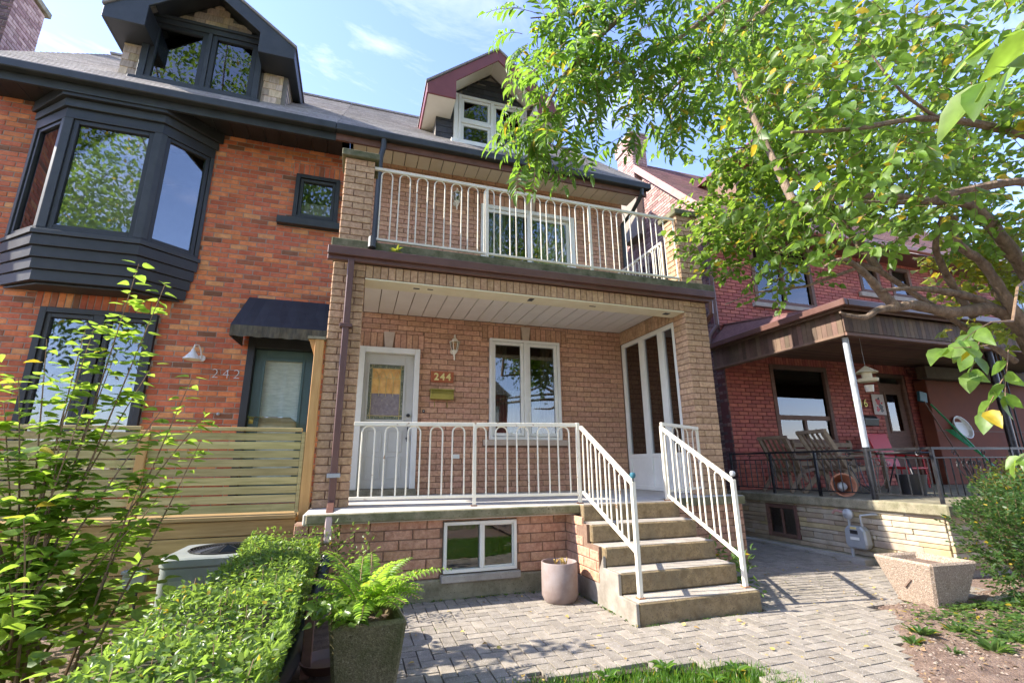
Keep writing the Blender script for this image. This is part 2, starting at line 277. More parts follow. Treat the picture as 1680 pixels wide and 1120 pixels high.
m_dryleaf = mat('dry_fallen_leaf', (.34,.22,.06), (.5,.36,.1), .8, 20, .2, 60, rnd=.3)
m_litter = mat('brown_litter', (.16,.10,.05), (.34,.23,.11), .9, 30, .3, 60, rnd=.4)
m_glass = glassmat('window_glass', (.85,.87,.84), .09)
m_glass_d = glassmat('dark_window_glass', (.72,.75,.72), .05)
m_glass_s = glassmat('screen_glass', (.65,.65,.68), .11)
# ------------------------------------------------------------ brick work
G = 0.07
Z = Vector((0, 0, 1))
def cut(rects, op):
    x0, x1, z0, z1 = op; out = []
    for a, b, c, d in rects:
        if b <= x0 or a >= x1 or d <= z0 or c >= z1: out.append((a, b, c, d)); continue
        if a < x0: out.append((a, x0 - .004, c, d))
        if b > x1: out.append((x1 + .004, b, c, d))
        A = max(a, x0); B = min(b, x1)
        if c < z0: out.append((A, B, c, z0 - .004))
        if d > z1: out.append((A, B, z1 + .004, d))
    return [r for r in out if r[1] - r[0] > .02 and r[3] - r[2] > .014]
def courses(x0, x1, z0, z1, bl, bh, ops=(), j=.010, shift=0.0):
    R = []; n = max(1, round((z1 - z0) / bh)); h = (z1 - z0) / n
    for i in range(n):
        z = z0 + i * h; x = x0 - (bl * .5 if i % 2 else 0) - shift - random.uniform(0, .01)
        while x < x1:
            a = max(x, x0); b = min(x + bl, x1)
            if b - a > .03: R.append((a + j/2, b - j/2, z + j/2, z + h - j/2))
            x += bl
    for o in ops: R = cut(R, o)
    return R
def soldiers(x0, x1, z0, z1, w=.09, j=.010):
    n = max(1, round((x1 - x0) / w)); w = (x1 - x0) / n
    return [(x0 + i*w + j/2, x0 + (i+1)*w - j/2, z0 + j/2, z1 - j/2) for i in range(n)]
class House:
    def __init__(s, root): s.root = root; s.b = []; s.walls = {}
    def wall(s, part, O, ux, n, rects, mtl, gap=.009, thick=.022):
        O = Vector(O); ux = Vector(ux); n = Vector(n)
        for r in rects: s.b.append((part, O, ux, n, r, mtl, gap, thick))
    def finish(s, maxn=290):
        def score(q):
            part, O, ux, n, r, *_ = q
            c = O + ux * ((r[0]+r[1])/2) + Z * ((r[2]+r[3])/2); d = CP - c
            if d.dot(n) <= 0: return 0
            v = c - CP; w = v.dot(CF)
            if w < .2 or abs(v.dot(CR)/w) > 1.08 or abs(v.dot(CD)/w) > .72: return 0
            return (r[1]-r[0]) * (r[3]-r[2]) * d.dot(n) / d.length ** 3
        order = sorted(range(len(s.b)), key=lambda i: -score(s.b[i])); single = set(order[:maxn]); cache = {}; rest = {}
        for i, (part, O, ux, n, r, mtl, gap, th) in enumerate(s.b):
            w = r[1]-r[0]; h = r[3]-r[2]; bv = min(.005, w*.2, h*.2); pr = random.uniform(-.0025, .0025)
            def P(a, b, d): return O + ux*a + Z*b + n*d
            if i in single:
                key = (round(w, 3), round(h, 3), tuple(n), mtl.name)
                if key not in cache:
                    V = [ux*(sx*w/2) + Z*(sz*h/2) - n*th for sx, sz in ((-1,-1),(1,-1),(1,1),(-1,1))] + [ux*(sx*(w/2)) + Z*(sz*(h/2)) - n*bv for sx, sz in ((-1,-1),(1,-1),(1,1),(-1,1))] + [ux*(sx*(w/2-bv)) + Z*(sz*(h/2-bv)) for sx, sz in ((-1,-1),(1,-1),(1,1),(-1,1))]
                    F = [(0,1,5,4),(1,2,6,5),(2,3,7,6),(3,0,4,7),(4,5,9,8),(5,6,10,9),(6,7,11,10),(7,4,8,11),(8,9,10,11)]
                    if ux.cross(Z).dot(n) < 0: F = [tuple(reversed(f)) for f in F]
                    me = bpy.data.meshes.new('brick'); me.from_pydata(V, [], F); me.materials.append(mtl); cache[key] = me
                o = bpy.data.objects.new('brick', cache[key]); link(o, part, P((r[0]+r[1])/2, (r[2]+r[3])/2, pr))
            else:
                rest.setdefault((part.name, mtl.name), (part, mtl, []))[2].append((O, ux, n, r, pr, bv, th))
        for part, mtl, L_ in rest.values():
            V = []; F = []; c = org(part)
            for O, ux, n, r, pr, bv, th in L_:
                k = len(V); flip = ux.cross(Z).dot(n) < 0
                for (a, b, d) in [(r[0],r[2],-th),(r[1],r[2],-th),(r[1],r[3],-th),(r[0],r[3],-th),(r[0],r[2],-bv),(r[1],r[2],-bv),(r[1],r[3],-bv),(r[0],r[3],-bv),(r[0]+bv,r[2]+bv,0),(r[1]-bv,r[2]+bv,0),(r[1]-bv,r[3]-bv,0),(r[0]+bv,r[3]-bv,0)]:
                    V.append(O + ux*a + Z*b + n*(d+pr) - c)
                for f in [(0,1,5,4),(1,2,6,5),(2,3,7,6),(3,0,4,7),(4,5,9,8),(5,6,10,9),(6,7,11,10),(7,4,8,11),(8,9,10,11)]:
                    F.append(tuple(k+q for q in (reversed(f) if flip else f)))
            me = bpy.data.meshes.new('brickwork'); me.from_pydata(V, [], F); me.materials.append(mtl)
            o = bpy.data.objects.new('brickwork', me); link(o, part, c); o['kind'] = 'stuff'
def slab_wall(name, parent, mtl, O, ux, n, x0, x1, z0, z1, ops=(), back=.2, face=.009):
    "mortar body behind the bricks, with real openings"
    O = Vector(O); ux = Vector(ux); n = Vector(n); xs = sorted({x0, x1} | {q for o in ops for q in o[:2] if x0 < q < x1}); mb = MB()
    for a, b in zip(xs[:-1], xs[1:]):
        zz = [(z0, z1)]
        for o in ops:
            if o[0] <= a + 1e-6 and o[1] >= b - 1e-6:
                nz = []
                for c, d in zz:
                    if o[3] <= c or o[2] >= d: nz.append((c, d)); continue
                    if c < o[2]: nz.append((c, o[2]))
                    if d > o[3]: nz.append((o[3], d))
                zz = nz
        for c, d in zz:
            P = lambda x, z, t: O + ux*x + Z*z - n*t
            mb.hexa([P(a,c,face), P(b,c,face), P(b,c,back), P(a,c,back), P(a,d,face), P(b,d,face), P(b,d,back), P(a,d,back)])
    return mb.build(name, mtl, parent)

def frame(name, mtl, parent, x0, x1, z0, z1, y0, y1, w, wb=None, bev=.003, mull=(), rails=(), mw=.05):
    "rectangular ring in an x-z plane plus mullions (x list) and rails (z list)"
    wb = wb or w; mb = MB()
    mb.box(x0, x0+w, y0, y1, z0, z1).box(x1-w, x1, y0, y1, z0, z1).box(x0+w, x1-w, y0, y1, z1-w, z1).box(x0+w, x1-w, y0, y1, z0, z0+wb)
    for m in mull: mb.box(m-mw/2, m+mw/2, y0+.004, y1-.002, z0+wb, z1-w)
    for (a, b, z, h) in rails: mb.box(a, b, y0+.006, y1-.004, z-h/2, z+h/2)
    return mb.build(name, mtl, parent, bev=bev)
def room(parent, x0, x1, y0, z0, z1, depth=.9, mtl=None, name='room'):
    "the closed dim room seen through a window"
    mb = MB(); y1 = y0 + depth
    V = [(x0,y0,z0),(x1,y0,z0),(x1,y1,z0),(x0,y1,z0),(x0,y0,z1),(x1,y0,z1),(x1,y1,z1),(x0,y1,z1)]
    me = bpy.data.meshes.new(name); c = Vector(((x0+x1)/2, (y0+y1)/2, (z0+z1)/2))
    me.from_pydata([Vector(v) - c for v in V], [], [(0,1,2,3),(7,6,5,4),(2,6,7,3)[::-1],(1,5,6,2),(3,7,4,0)]); me.materials.append(mtl or m_room)
    o = bpy.data.objects.new(name, me); link(o, parent, c); return o
def pane(parent, x0, x1, z0, z1, y, mtl=None):
    return BX('pane', mtl or m_glass, parent, x0, x1, y, y+.006, z0, z1)
def drape(parent, x0, x1, z0, z1, y, mtl, folds=9, amp=.02, name='curtain'):
    mb = MB(); n = folds * 6; P = []
    for i in range(n+1):
        t = i / n; x = x0 + (x1-x0)*t; P.append((x, y + amp*math.sin(t*folds*2*math.pi) + amp*.4*math.sin(t*31)))
    N = len(mb.v)
    for z in (z0, z1):
        for x, yy in P: mb.v.append((x, yy, z))
    for i in range(n): mb.f.append((i, i+1, n+1+i+1, n+1+i))
    return mb.build(name, mtl, parent, smooth=True)

def shingles(name, parent, mtl, O, ux, up, nrm, W_, L_, rh, tw, inside=None, t=.011, single=False, jag=.006):
    O = Vector(O); ux = Vector(ux).normalized(); up = Vector(up).normalized(); nrm = Vector(nrm).normalized(); mb = MB(); n = int(math.ceil(L_/rh)); made = []
    for i in range(n):
        x = -random.uniform(0, tw)
        while x < W_:
            w = tw * random.uniform(.75, 1.25) if single else tw
            a = max(0, x); b = min(W_, x + w - .004); l0 = i*rh + random.uniform(-jag, jag); l1 = min(L_, (i+1)*rh + .02); x += w
            if b - a < .02 or l1 - l0 < .02: continue
            if inside and not inside((a+b)/2, (l0+l1)/2): continue
            P = lambda q, l, h: O + ux*q + up*l + nrm*h
            vs = [P(a,l0,0), P(b,l0,0), P(b,l1,-.004), P(a,l1,-.004), P(a,l0,t), P(b,l0,t), P(b,l1,.002), P(a,l1,.002)]
            if single: m1 = MB(); m1.hexa(vs); made.append(m1.build(name, mtl, parent))
            else: mb.hexa(vs)
    if not single: return mb.build(name, mtl, parent, kind='stuff')
    return made

# ============================================================ GROUND
def sheet(name, mtl, pts, z, kind='structure', sub_n=1):
    me = bpy.data.meshes.new(name); me.from_pydata([(x, y, z) for x, y in pts], [], [tuple(range(len(pts)))]); me.materials.append(mtl)
    o = bpy.data.objects.new(name, me); COL.objects.link(o); o['kind'] = kind; return o
sheet('ground', m_lawn, [(-600,-600),(600,-600),(600,600),(-600,600)], G - .06)
sheet('garden_soil', m_soil, [(-8,-9),(14,-9),(14,8),(-8,8)], G - .05)
# paved court and side path
def lawn_edge(x): return -2.42 + .03*math.sin(x*5) - .05*max(0, 1.3-x) - (.33*max(0, x-2.35) if x > 2.35 else 0)
def bed_edge(x): # soil bed boundary in front of the right planter
    if x < 3.55: return -3.35
    if x < 5.0: return -3.35 + (x-3.55)*.92 + .06*math.sin((x-3.55)*3.3)
    return -1.98 + .08*math.sin(x*3)
def in_paving(x, y):
    if y > -.50 and x < 4.0: return False
    if 2.74 < x < 4.0 and y > -1.76: return False
    if y > -.24 and x < 5.38: return False
    if y > 9: return False
    if x < .62: return False
    # lawn edge along the street side
    if x < 3.0 and y < lawn_edge(x): return False
    if x >= 2.95:
        if y < bed_edge(x) - .12: return False
    if x > 6.35 and y < -.2 : return x < 6.62
    if x > 6.78: return False
    return True
V_ = []
pv = sheet('paving', m_joint, [(.6,-2.5),(2.3,-2.45),(3.0,-2.75),(3.05,-3.5),(3.55,-3.5),(5.0,-2.15),(6.66,-2.05),(6.8,9),(5.0,9),(5.0,-.2),(.6,-.4)], G - .022)
V_ = []; F_ = []; nx, ny = 90, 60
for j in range(ny):
    for i in range(nx):
        x = 3.3 + i*5.0/(nx-1); y1 = bed_edge(x) + .02*math.sin(x*17) + .012*math.sin(x*41); y = y1 - (3.2)*(j/(ny-1))**1.6
        z = G - .02 + min(.045, .25*(y1-y)) + .012*math.sin(x*13+y*7)*math.sin(y*17-x*5) + random.uniform(-.006, .006)*min(1, (y1-y)*8) 
        V_.append((x, y, z))
for j in range(ny-1):
    for i in range(nx-1): a = j*nx+i; F_.append((a, a+nx, a+nx+1, a+1))
me = bpy.data.meshes.new('soil_bed'); me.from_pydata(V_, [], F_); me.materials.append(m_soil); me.polygons.foreach_set('use_smooth', [True]*len(F_))
o = bpy.data.objects.new('soil_bed', me); COL.objects.link(o); o['kind'] = 'structure'
ORG['paving'] = Vector((0,0,0))
Wp = .1; S = []
for i in range(-2, 80):
    for j in range(-60, 110):
        c = (i - j) % 4; x = .5 + i*Wp; y = -3.7 + j*Wp
        if c == 0: S.append((x, x+2*Wp, y, y+Wp))
        elif c == 3: S.append((x, x+Wp, y, y+2*Wp))
S = [s for s in S if in_paving((s[0]+s[1])/2, (s[2]+s[3])/2)]
S.sort(key=lambda s: (Vector(((s[0]+s[1])/2, (s[2]+s[3])/2, G)) - CP).length)
def vis(p):
    v = Vector(p) - CP; w = v.dot(CF); return w > .2 and abs(v.dot(CR)/w) < 1.1 and abs(v.dot(CD)/w) < .74
pm = {}
for k in (0, 1):
    w, h = (2*Wp-.009, Wp-.009) if k == 0 else (Wp-.009, 2*Wp-.009); q = .0015; m_ = MB()
    m_.add([(-w/2,-h/2,-.05),(w/2,-h/2,-.05),(w/2,h/2,-.05),(-w/2,h/2,-.05),(-w/2,-h/2,-q),(w/2,-h/2,-q),(w/2,h/2,-q),(-w/2,h/2,-q),(-w/2+q,-h/2+q,0),(w/2-q,-h/2+q,0),(w/2-q,h/2-q,0),(-w/2+q,h/2-q,0)],
           [(0,1,5,4),(1,2,6,5),(2,3,7,6),(3,0,4,7),(4,5,9,8),(5,6,10,9),(6,7,11,10),(7,4,8,11),(8,9,10,11)])
    me = bpy.data.meshes.new('paver'); me.from_pydata(m_.v, [], m_.f); me.materials.append(m_paver); pm[k] = me
n1 = 0; rest = MB()
for s in S:
    k = 0 if s[1]-s[0] > .15 else 1; c = Vector(((s[0]+s[1])/2, (s[2]+s[3])/2, G + random.uniform(-.0015, .0015)))
    if n1 < 295 and vis(c):
        o = bpy.data.objects.new('paver', pm[k]); COL.objects.link(o); o.parent = pv; o.location = c; n1 += 1
        o.rotation_euler = (random.gauss(0, .003), random.gauss(0, .003), random.gauss(0, .006))
    else:
        rest.add([Vector(v.co) + c for v in pm[k].vertices], [tuple(f.vertices) for f in pm[k].polygons])
o = rest.build('paver_field', m_paver, None, kind='stuff'); o.parent = pv
BX('concrete_kerb', m_conc_l, None, 6.80, 6.98, -.6, 9, G-.05, G+.02, kind='structure')

# ============================================================ HOUSE 244
h4 = thing('brick_house', 'pinkish tan brick semi with white railed balcony above an open porch, number 244', 'house', (2.7, 1.8, G), None)
H = House(h4)
W0 = (0, 1.82, 0); X = (1, 0, 0); F = (0, -1, 0)
YW = 1.82
# lower porch wall
dO = (.46, 1.36, .90, 3.05); wO = (2.48, 3.71, 1.69, 3.32)
lw = slab_wall('porch_wall', h4, m_mort, W0, X, F, .10, 5.10, .9, 3.62, [dO, wO])
solD = (.42, 1.42, 3.055, 3.29); solW = (2.36, 3.86, 3.325, 3.55)
H.wall(lw, W0, X, F, courses(.10, 4.93, .9, 3.60, .262, .0845, [dO, wO, solD, solW, (2.38,3.81,1.595,1.69)]), m_salmon)
def arch(x0, x1, z0, z1, kx, kw):
    H.wall(lw, W0, X, F, soldiers(x0, kx-kw, z0, z1) + soldiers(kx+kw, x1, z0, z1), m_salmon)
arch(.42, 1.42, 3.055, 3.29, .885, .085); arch(2.36, 3.86, 3.325, 3.55, 3.115, .085)
for kx, z0, z1 in ((.885, 3.055, 3.31), (3.115, 3.325, 3.565)):
    MB().prism([(kx-.055, 1.805, z0), (kx+.055, 1.805, z0), (kx+.085, 1.805, z1), (kx-.085, 1.805, z1)], (0, .05, 0)).build('keystone', m_stone, h4, bev=.004)
# upper balcony wall
pO = (2.32, 4.10, 3.9, 5.76); kU = (2.2, 4.24, 5.765, 5.99)
uw = slab_wall('balcony_wall', h4, m_mort, W0, X, F, .10, 5.17, 3.9, 6.30, [pO])
H.wall(uw, W0, X, F, courses(.10, 5.17, 3.92, 6.26, .262, .0845, [pO, kU]), m_salmon)
for a in (soldiers(2.2, 3.12, 5.765, 5.99), soldiers(3.36, 4.24, 5.765, 5.99)): H.wall(uw, W0, X, F, a, m_salmon)
MB().prism([(3.16, 1.80, 5.77), (3.32, 1.80, 5.77), (3.36, 1.80, 6.06), (3.12, 1.80, 6.06)], (0, .05, 0)).build('keystone', m_stone, h4, bev=.004)
# body of the house behind (keeps daylight out)
BX('side_wall', m_dark, h4, 5.0, 5.17, 2.02, 9, G, 6.3); BX('rear_wall', m_dark, h4, .1, 5.17, 8.9, 9.0, G, 6.3)
# piers
def pier(name, x0, x1, y0, y1, z0, z1, sides='l'):
    p = BX(name, m_mort, h4, x0+.01, x1-.01, y0+.01, y1, z0, z1)
    H.wall(p, (0, y0, 0), X, F, courses(x0, x1, z0, z1, .262, .0845), m_tan)
    if 'l' in sides: H.wall(p, (x0, 0, 0), (0, -1, 0), (-1, 0, 0), [(-b, -a, c, d) for a, b, c, d in courses(y0, y1, z0, z1, .262, .0845, shift=.13)], m_tan)
    if 'r' in sides: H.wall(p, (x1, 0, 0), (0, 1, 0), (1, 0, 0), courses(y0, y1, z0, z1, .262, .0845, shift=.13), m_tan)
    return p
pier('pier', .116, .475, 0, .30, .9, 3.61, 'lr'); pier('pier', 4.92, 5.31, 0, .29, .9, 3.61, 'lr')
pier('upper_pier', .144, .495, .04, .38, 3.90, 5.03, 'lr'); pier('upper_pier', 4.97, 5.34, .04, .36, 3.90, 5.03, 'lr')
for x0, x1 in ((.10, .545), (4.925, 5.385)): BX('pier_cap', m_slabedge, h4, x0, x1, -.01, .43, 5.03, 5.12, bev=.008)
# beam with soldier course
bm_ = BX('porch_beam', m_mort, h4, .475, 4.92, .01, .28, 3.445, 3.61)
H.wall(bm_, (0, 0, 0), X, F, soldiers(.475, 4.92, 3.445, 3.61, .088), m_tan)
BX('beam_soffit', m_cream, h4, .477, 4.918, .0, .282, 3.425, 3.444, bev=.003)
for x_ in (1.05, 1.22, 2.55, 3.45, 4.65): BX('peeled_patch', m_blackp, h4, x_, x_ + random.uniform(.05, .10), .10 + random.uniform(-.04, .04), .13 + random.uniform(0, .04), 3.4215, 3.426)
# side wall of the porch above and beside the glazed screen
sw = BX('porch_side_wall', m_mort, h4, 4.93, 5.12, .29, 1.82, 3.37, 3.61)
H.wall(sw, (4.92, 0, 0), (0, -1, 0), (-1, 0, 0), [(-b, -a, c, d) for a, b, c, d in soldiers(.29, 1.82, 3.37, 3.60, .09)], m_tan)
# ceiling boards
n = 20; w = (4.92 - .475) / n
BX('ceiling_backing', m_mort, h4, .475, 4.92, .282, 1.82, 3.616, 3.64)
for i in range(n): BX('ceiling_board', m_soffit, h4, .475 + i*w + .006, .475 + (i+1)*w - .006, .284, 1.808, 3.598, 3.6155)
# balcony slab, brown gutter below it
BX('balcony_slab', m_slabedge, h4, .076, 5.48, -.03, 1.82, 3.77, 3.899, bev=.008)
g = MB().box(.05, 5.42, -.055, .0, 3.612, 3.768).box(.05, 5.42, -.10, -.055, 3.665, 3.768); g.build('brown_gutter', m_brown, h4, bev=.006)
BX('brown_gutter_return', m_brown, h4, 5.345, 5.42, .002, 1.82, 3.65, 3.765)
# porch floor and foundation
BX('porch_floor', m_floor, h4, .10, 4.02, -.62, 1.84, .80, .90, bev=.01)
BX('porch_floor', m_floor, h4, 4.022, 5.36, -.24, 1.84, .80, .90, bev=.01)
BX('slab_lip', m_lip, h4, .13, 2.80, -.665, -.622, .815, .896, bev=.008); BX('slab_lip', m_lip, h4, 4.03, 5.35, -.252, -.241, .80, .896)
bO = (1.39, 2.155, .285, .77); fo = slab_wall('foundation_wall', h4, m_mort, (0, -.47, 0), X, F, .02, 2.80, .25, .80, [bO], back=.25)
H.wall(fo, (0, -.47, 0), X, F, courses(.02, 2.80, .255, .80, .27, .0875, [bO, (1.36, 2.19, .20, .285)]), m_salmon)
BX('footing', m_conc, h4, .02, 2.80, -.50, -.30, G-.1, .25, bev=.012)
f2 = BX('foundation_wall', m_mort, h4, 3.96, 5.34, -.19, .0, G-.1, .80)
H.wall(f2, (0, -.20, 0), X, F, courses(3.96, 5.35, .10, .80, .27, .0875), m_salmon)
BX('foundation_side', m_mort, h4, 5.2, 5.34, .0, 1.84, G-.1, .80)
# front steps
ys = [-.739, -1.0, -1.253, -1.51, -1.768]; zs = [.90, .735, .565, .398, .228]
for i in range(1, 5):
    MB().box(2.754, 3.981, ys[i], -.25, G-.08 if i == 4 else zs[i]-.165, zs[i]).build('step', m_step, h4, bev=.012)
BX('step', m_step, h4, 2.80, 3.981, -.739, -.622, .735, .8985, bev=.01)
for i in range(1, 5): BX('tread', m_tread, h4, 2.762, 3.973, ys[i]+.012, ys[i-1]-.001, zs[i]-.004, zs[i]+.003)
BX('tread', m_tread, h4, 2.81, 3.973, -.73, -.625, .895, .9025)
st = MB()
sp = [(-.47, .25), (-1.18, .25), (-1.18, .565), (-.95, .565), (-.95, .735), (-.62, .735), (-.62, .80), (-.47, .80)]
sw2 = MB().prism([(2.752, y, z) for y, z in sp], (-.028, 0, 0)).build('stair_side_wall', m_mort, h4)
H.wall(sw2, (2.715, 0, 0), (0, -1, 0), (-1, 0, 0), [r for r in courses(.47, 1.18, .255, .80, .27, .0875) if not (r[1] > .95 and r[3] > .58) and not (r[1] > .62+.3 and r[3] > .74)], m_salmon)
MB().prism([(2.753, y, z) for y, z in [(-.47, G-.05), (-1.768, G-.05), (-1.768, .228), (-1.51, .228), (-1.51, .398), (-1.253, .398), (-1.253, .5), (-1.10, .25), (-.47, .25)]], (-.03, 0, 0)).build('stair_parging', mat('stained_parging', (.22,.19,.15), (.38,.34,.28), .92, 7, .6, 70, stain=((.15,.125,.09),3,.5,.6)), h4, bev=.004)
# front door
fr = MB().box(.46, .55, 1.76, 1.90, .99, 3.05).box(1.285, 1.36, 1.76, 1.90, .99, 3.05).box(.55, 1.285, 1.76, 1.90, 2.965, 3.05); fr.build('door_frame', m_white, h4, bev=.004)
dr = MB().box(.552, 1.283, 1.86, 1.905, .995, 1.96).box(.552, .615, 1.86, 1.905, 1.96, 2.963).box(1.15, 1.283, 1.86, 1.905, 1.96, 2.963).box(.615, 1.15, 1.86, 1.905, 2.81, 2.963).build('front_door', m_doorgrey, h4, bev=.003)
for x0, x1 in ((.64, .86), (.93, 1.15)):
    for z0, z1 in ((1.12, 1.45), (1.50, 1.82)): frame('door_panel', m_doorgrey, dr, x0, x1, z0, z1, 1.850, 1.861, .02)
frame('glass_bead', m_doorgrey, dr, .60, 1.165, 1.945, 2.825, 1.845, 1.862, .028)
BX('amber_pane', m_amber, dr, .678, 1.087, 1.872, 1.88, 2.36, 2.735); BX('dusky_pane', m_dusk, dr, .678, 1.087, 1.872, 1.88, 2.036, 2.359)
MB().box(.616, .677, 1.872, 1.88, 1.961, 2.809).box(1.088, 1.149, 1.872, 1.88, 1.961, 2.809).box(.677, 1.088, 1.872, 1.88, 2.736, 2.809).box(.677, 1.088, 1.872, 1.88, 1.961, 2.035).build('border_glass', m_border, dr)
cm = MB(); y = 1.868
for x in (.672, 1.093): cm.beam((x, y, 1.965), (x, y, 2.80), .007, .007, (0, 1, 0))
for z in (2.03, 2.74): cm.beam((.618, y, z), (1.147, y, z), .007, .007)
for x in (.78, .882, .985): cm.beam((x, y, 2.32), (x, y, 2.56), .006, .006, (0, 1, 0))
for i in range(4):
    x = .672 + i*.105
    for s_ in (0, 1):
        pts = [(x + .105*t, y, 2.56 + (.14 if s_ == 0 else -.04) * math.sin(t*math.pi) + (.06 if s_ else 0)) for t in (0, .25, .5, .75, 1)]; cm.tube(pts, .0035, 4)
cm.build('lead_came', m_came, dr)
BX('door_sill', m_conc, h4, .44, 1.38, 1.72, 1.90, .901, .99, bev=.006)
hd = MB().lathe([(0, 0), (.026, 0), (.028, .02), (.02, .045), (0, .05)], (1.225, 1.86, 2.04), 12, (0, -1, 0)); hd.build('deadbolt', m_iron, dr, smooth=True)
hd = MB().lathe([(0, 0), (.02, 0), (.02, .03), (0, .035)], (1.225, 1.86, 1.70), 10, (0, -1, 0)).tube([(1.225, 1.83, 1.86), (1.225, 1.80, 1.84), (1.225, 1.80, 1.70), (1.225, 1.83, 1.66)], .009); hd.build('door_handle', m_iron, dr, smooth=True)
room(h4, .46, 1.36, 1.92, .95, 3.05, .8)
# ground floor window
wn = frame('window', m_white, h4, 2.48, 3.71, 1.69, 3.32, 1.765, 1.86, .045, mull=(3.095,), mw=.06)
for x0, x1 in ((2.53, 3.06), (3.13, 3.66)):
    frame('sash', m_white, wn, x0, x1, 1.745, 3.272, 1.79, 1.85, .048); pane(wn, x0+.045, x1-.045, 1.79, 3.23, 1.82, m_glass_d)
BX('window_sill', m_stone, h4, 2.385, 3.81, 1.755, 1.90, 1.60, 1.688, bev=.005)
room(h4, 2.49, 3.70, 1.862, 1.70, 3.31, 1.2)
drape(wn, 2.52, 2.80, 1.72, 3.27, 1.90, m_curt_b, 5); drape(wn, 3.40, 3.68, 1.72, 3.27, 1.90, m_curt_b, 5); drape(wn, 2.80, 3.40, 1.72, 2.5, 1.96, m_curt, 9); 
# basement window
wn = frame('basement_window', m_white, h4, 1.394, 2.150, .295, .765, -.50, -.42, .032, mull=(1.78,), mw=.04)
pane(wn, 1.43, 1.76, .33, .735, -.455, m_glass_d); pane(wn, 1.80, 2.12, .33, .735, -.465, m_glass_d)
frame('sash', m_white, wn, 1.795, 2.125, .322, .738, -.475, -.45, .02)
BX('window_sill', m_conc_l, h4, 1.37, 2.18, -.535, -.40, .215, .284, bev=.008)
room(h4, 1.39, 2.155, -.41, .285, .77, .6)
# balcony patio door
wn = frame('patio_door', m_white, h4, 2.32, 4.10, 3.902, 5.76, 1.775, 1.88, .07, mull=(3.21,), mw=.07)
frame('sash', m_white, wn, 2.40, 3.24, 3.98, 5.685, 1.80, 1.84, .06); frame('sash', m_white, wn, 3.18, 4.02, 3.98, 5.685, 1.845, 1.878, .06)
pane(wn, 2.46, 3.18, 4.04, 5.625, 1.82, m_glass_d); pane(wn, 3.24, 3.96, 4.04, 5.625, 1.86, m_glass)
room(h4, 2.33, 4.09, 1.885, 3.91, 5.75, 1.4)
drape(wn, 2.42, 2.80, 3.95, 5.7, 1.93, m_curt, 7); drape(wn, 3.42, 4.02, 3.95, 5.7, 1.93, m_curt, 10)
# glazed screen at the porch end (plane x = 4.92)
sc_ = sub('glazed_screen', h4, (4.94, 1.05, 2.1)); XS = 4.935
mb = MB()
mb.box(XS, XS+.06, .285, .36, .91, 3.37).box(XS, XS+.06, 1.73, 1.808, .91, 3.37).box(XS, XS+.06, .36, 1.73, 3.30, 3.37).box(XS, XS+.06, .36, 1.73, .905, .97).box(XS, XS+.06, .36, 1.73, 1.40, 1.46)
for yy in (.66, 1.19): mb.box(XS-.003, XS+.063, yy-.07, yy+.07, .97, 3.30)
mb.build('screen_frame', m_white, sc_, bev=.004)
for y0, y1 in ((.36, .59), (.73, 1.12), (1.26, 1.73)):
    BX('pane', m_glass_s, sc_, XS+.03, XS+.036, y0, y1, 1.46, 3.30); BX('screen_panel', m_white, sc_, XS+.02, XS+.035, y0, y1, .97, 1.40)
# roof, soffit, gutter
E = Vector((0, 1, .95)).normalized(); RN = Vector((0, -.95, 1)).normalized(); SL = 2.85 * math.sqrt(1 + .95**2)
def roofpart(h, x0, x1, m_sh):
    mb = MB().hexa([(x0,1.20,6.335),(x1,1.20,6.335),(x1,4.05,6.335+2.7075),(x0,4.05,6.335+2.7075),(x0,1.20,6.355),(x1,1.20,6.355),(x1,4.05,6.355+2.7075),(x0,4.05,6.355+2.7075)])
    mb.prism([(x1,4.052,6.33+2.71),(x1,4.052,6.36+2.71),(x1,9.0,6.5),(x1,9.0,6.3)], (x0-x1, 0, 0))
    r = mb.build('roof', m_shing, h)
    shingles('roof_shingle', r, m_sh, (x0, 1.19, 6.352), X, E, RN, x1-x0, SL, .15, .30)
    BX('ridge_cap', m_sh, r, x0, x1, 3.98, 4.12, 9.045, 9.085)
    return r
rf4 = roofpart(h4, -.10, 5.38, m_shing)
MB().box(-.10, 5.40, 1.14, 1.25, 6.22, 6.345).build('gutter', m_black2, h4, bev=.012)
BX('fascia', m_darkwood, h4, -.10, 5.36, 1.252, 1.29, 6.12, 6.33)
n = 25; x0 = .14; w = (5.30 - x0) / n
for i in range(n): BX('soffit_panel', m_soffit2, h4, x0 + i*w + .006, x0 + (i+1)*w - .006, 1.292, 1.83, 6.245, 6.258)
MB().prism([(5.17, 1.9, 6.2), (5.17, 9, 6.2), (5.17, 9, 6.3), (5.17, 4.05, 9.0), (5.17, 1.9, 6.95)], (-.1, 0, 0)).build('gable_wall', m_dark, h4)
# dark downspout on the balcony, right elbow downspout
t = MB()
for p in ([(.60, 1.19, 6.22), (.60, 1.19, 6.10), (.565, 1.20, 5.9), (.555, 1.2, 3.96)],): t.tube(p, .042, 8)
t.tube([(.555, 1.2, 3.95), (.54, .6, 3.945), (.53, .02, 3.945), (.525, -.05, 3.93), (.525, -.07, 3.80)], .045, 8)
t.build('downspout', m_black2, h4, smooth=True)
MB().tube([(5.22, 1.19, 6.23), (5.22, 1.20, 6.12), (5.20, 1.5, 5.93), (5.125, 1.765, 5.78), (5.125, 1.765, 3.92)], .04, 8).build('downspout', m_black2, h4, smooth=True)
